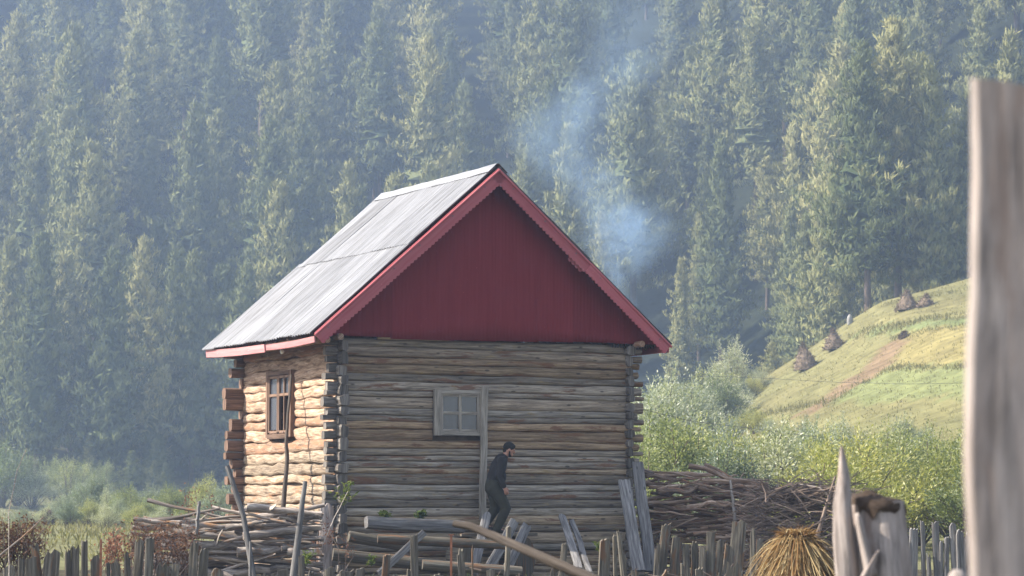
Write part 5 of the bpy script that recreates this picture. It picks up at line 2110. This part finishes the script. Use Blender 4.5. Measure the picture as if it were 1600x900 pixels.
ball(body, hp_(0.062, 0, -0.075), 0.045, (1, 1.05, 0.9), HT, 8)        # jaw and chin
limb(body, [hp_(0.092, 0, 0.015), hp_(0.118, 0, -0.025)], [0.011, 0.016], 8)    # nose
ball(body, hp_(0.088, 0, -0.058), 0.016, (0.8, 1.6, 0.6), HT, 6)       # lips
ball(body, hp_(0.085, 0, 0.03), 0.02, (0.7, 2.6, 0.6), HT, 6)          # brow
for s_ in (-1, 1):
    ball(body, hp_(-0.005, s_ * 0.078, -0.008), 0.03, (0.7, 0.35, 1.1), HT, 8)   # ear


def hand(mb, wr_, dirv, side):
    d = Vector(dirv).normalized()
    fw_ = Vector((1, 0, 0.25))
    fw_ = (fw_ - d * fw_.dot(d)).normalized()
    out_ = d.cross(fw_) * side
    limb(mb, [wr_, wr_ + d * 0.05, wr_ + d * 0.085], [0.027, 0.034, 0.034], 10)
    for i, ln in enumerate((0.066, 0.076, 0.07, 0.055)):
        a = wr_ + d * 0.085 + fw_ * (0.030 - 0.02 * i)
        k1 = a + d * ln * 0.5
        k2 = k1 + (d * 0.75 - out_ * 0.55) * ln * 0.32
        k3 = k2 + (d * 0.35 - out_ * 0.8) * ln * 0.25
        limb(mb, [a, k1, k2, k3], [0.0095, 0.009, 0.0085, 0.008], 8)
    a = wr_ + d * 0.03 + fw_ * 0.028
    limb(mb, [a, a + d * 0.03 + fw_ * 0.022, a + d * 0.06 + fw_ * 0.026 - out_ * 0.01], [0.012, 0.011, 0.009], 8)


hand(body, WRR, (0.12, 0.03, -0.22), 1)
hand(body, WRL, (0.12, -0.03, -0.22), -1)
solid(body, 0.0065, 'body', M['skin'], man, 2)
shirt = MB()
limb(shirt, [(-0.065, 0, 0.80), (-0.055, 0, 0.98), (-0.008, 0, 1.18), (0.03, 0, 1.30), (0.07, 0, 1.355)], [0.15, 0.135, 0.148, 0.122, 0.078])
for sh_, el_, wr_ in ((SHR, ELR, WRR), (SHL, ELL, WRL)):
    limb(shirt, [(0.015, 0, 1.28), sh_, el_, el_.lerp(wr_, 0.9)], [0.10, 0.082, 0.063, 0.05])
ball(shirt, (0.10, -0.02, 0.99), 0.05, (1, 1.4, 2.2), 0.1, 8)
solid(shirt, 0.012, 'shirt', M['shirt'], man, 4)
tro = MB()
limb(tro, [(-0.06, 0, 0.90), (-0.065, 0, 0.80)], [0.145, 0.155])
for hp, kn, an in ((HPR, KNR, ANR), (HPL, KNL, ANL)):
    limb(tro, [(-0.065, 0, 0.80), hp, hp.lerp(kn, 0.5) + Vector((0.01, 0, 0)), kn, an.lerp(kn, 0.5), an + Vector((-0.01, 0, -0.01))], [0.13, 0.128, 0.112, 0.094, 0.088, 0.078])
solid(tro, 0.013, 'trousers', M['trousers'], man, 4)
for an in (ANR, ANL):
    shoe = MB()
    limb(shoe, [an + Vector((-0.035, 0, -0.045)), an + Vector((0.06, 0, -0.05)), an + Vector((0.17, 0, -0.062))], [0.045, 0.047, 0.033])
    limb(shoe, [an + Vector((-0.02, 0, 0.03)), an + Vector((-0.02, 0, -0.04))], [0.048, 0.047])
    solid(shoe, 0.011, 'shoe', M['shoe'], man, 2)
hair = MB()
ball(hair, hp_(-0.014, 0, 0.038), 0.1, (1.06, 0.90, 0.98), HT - 0.25, 12)
ball(hair, hp_(0.040, 0, 0.078), 0.056, (1.0, 1.1, 0.7), HT, 8)
ball(hair, hp_(-0.055, 0, -0.03), 0.06, (0.8, 1.1, 1.0), HT, 8)
hairo = solid(hair, 0.009, 'hair', M['hair'], man, 1)
beard = MB()
ball(beard, hp_(0.050, 0, -0.092), 0.044, (0.95, 1.1, 0.7), HT, 8)
for s_ in (-1, 1):
    limb(beard, [hp_(0.008, s_ * 0.068, -0.025), hp_(0.032, s_ * 0.056, -0.088)], [0.014, 0.02], 8)
solid(beard, 0.008, 'beard', M['hair'], man, 1)
for s_ in (-1, 1):
    ey = MB()
    ball(ey, hp_(0.086, s_ * 0.031, 0.006), 0.010, n=6)
    ey.build('eye', M['eye'], man, True)


# ------------------------------------------------------------------ smoke drifting from the stove pipe
sb = MB()
s0 = at(965, 445, 50.5)
sb.box((s0.x - 0.55, 50.5, s0.z + 2.9), (5.4, 3.0, 6.6))
so_ = sb.build('smoke', None)
so_.data.materials.clear()
k = NT('wood_smoke')
k.t.nodes.remove(k.bsdf)
geo = k.n('ShaderNodeNewGeometry')
sep = k.n('ShaderNodeSeparateXYZ')
wob = k.n('ShaderNodeTexNoise', i_Scale=0.9, i_Detail=3)
k.l(geo.outputs['Position'], wob.inputs['Vector'])
vsub = k.n('ShaderNodeVectorMath', operation='SUBTRACT')
k.l(wob.outputs['Color'], vsub.inputs[0])
vsub.inputs[1].default_value = (0.5, 0.5, 0.5)
vsc = k.n('ShaderNodeVectorMath', operation='SCALE')
k.l(vsub.outputs[0], vsc.inputs[0])
vsc.inputs['Scale'].default_value = 1.1
vadd = k.n('ShaderNodeVectorMath', operation='ADD')
k.l(geo.outputs['Position'], vadd.inputs[0])
k.l(vsc.outputs[0], vadd.inputs[1])
k.l(vadd.outputs[0], sep.inputs[0])
tz = k.n('ShaderNodeMapRange')
tz.inputs['From Min'].default_value = s0.z
tz.inputs['From Max'].default_value = s0.z + 6.0
k.l(sep.outputs['Z'], tz.inputs['Value'])


def smoke_curve(pts):
    fc = k.n('ShaderNodeFloatCurve')
    cu = fc.mapping.curves[0]
    while len(cu.points) < len(pts):
        cu.points.new(0.5, 0.5)
    for i, (a, b) in enumerate(pts):
        cu.points[i].location = (a, b)
    fc.mapping.update()
    k.l(tz.outputs[0], fc.inputs['Value'])
    return fc.outputs[0]


# photo: centre of the plume by height
def frac(px, py):
    p = at(px, py, 50.5)
    return (p.z - s0.z) / 6.0, (p.x - (s0.x - 3)) / 6.0


cxs = [frac(968, 445), frac(968, 405), frac(985, 355), frac(960, 320), frac(905, 265), frac(872, 215), frac(905, 170), frac(955, 120), frac(985, 50), frac(1000, 0)]
cxc = smoke_curve([(a, b) for a, b in cxs])
rc_ = smoke_curve([(0, 0.14), (0.08, 0.34), (0.18, 0.56), (0.35, 0.58), (0.5, 0.66), (0.7, 0.56), (1.0, 0.56)])
dens = smoke_curve([(0, 0.9), (0.10, 0.8), (0.22, 0.6), (0.32, 0.24), (0.45, 0.26), (0.6, 0.26), (0.8, 0.16), (1.0, 0.06)])
cxw = k.math('ADD', k.math('MULTIPLY', cxc, 6.0), s0.x - 3)
dx = k.math('SUBTRACT', sep.outputs['X'], cxw)
dy = k.math('SUBTRACT', sep.outputs['Y'], 50.5)
dd = k.math('SQRT', k.math('ADD', k.math('MULTIPLY', dx, dx), k.math('MULTIPLY', dy, dy)))
q = k.math('DIVIDE', dd, k.math('MULTIPLY', rc_, 2.2))
fall = k.n('ShaderNodeMapRange', interpolation_type='SMOOTHSTEP')
k.l(q, fall.inputs['Value'])
fall.inputs['From Min'].default_value = 0.1
fall.inputs['From Max'].default_value = 1.0
fall.inputs['To Min'].default_value = 1.0
fall.inputs['To Max'].default_value = 0.0
ns_ = k.n('ShaderNodeTexNoise', i_Scale=1.9, i_Detail=5, i_Roughness=0.62, i_Distortion=1.2)
k.l(geo.outputs['Position'], ns_.inputs['Vector'])
nf = k.ramp(ns_.outputs[0], [(0.36, 0.05), (0.66, 1.0)])
den = k.math('MULTIPLY', k.math('MULTIPLY', fall.outputs[0], nf), k.math('MULTIPLY', dens, 1.15))
pv = k.n('ShaderNodeVolumePrincipled')
pv.inputs['Color'].default_value = (0.52, 0.73, 1.0, 1)
pv.inputs['Anisotropy'].default_value = 0.2
k.l(den, pv.inputs['Density'])
k.l(pv.outputs[0], k.out.inputs['Volume'])
so_.data.materials.append(k.mat)
tag(so_, 'blue wood smoke drifting up behind the red gable', kind='stuff')
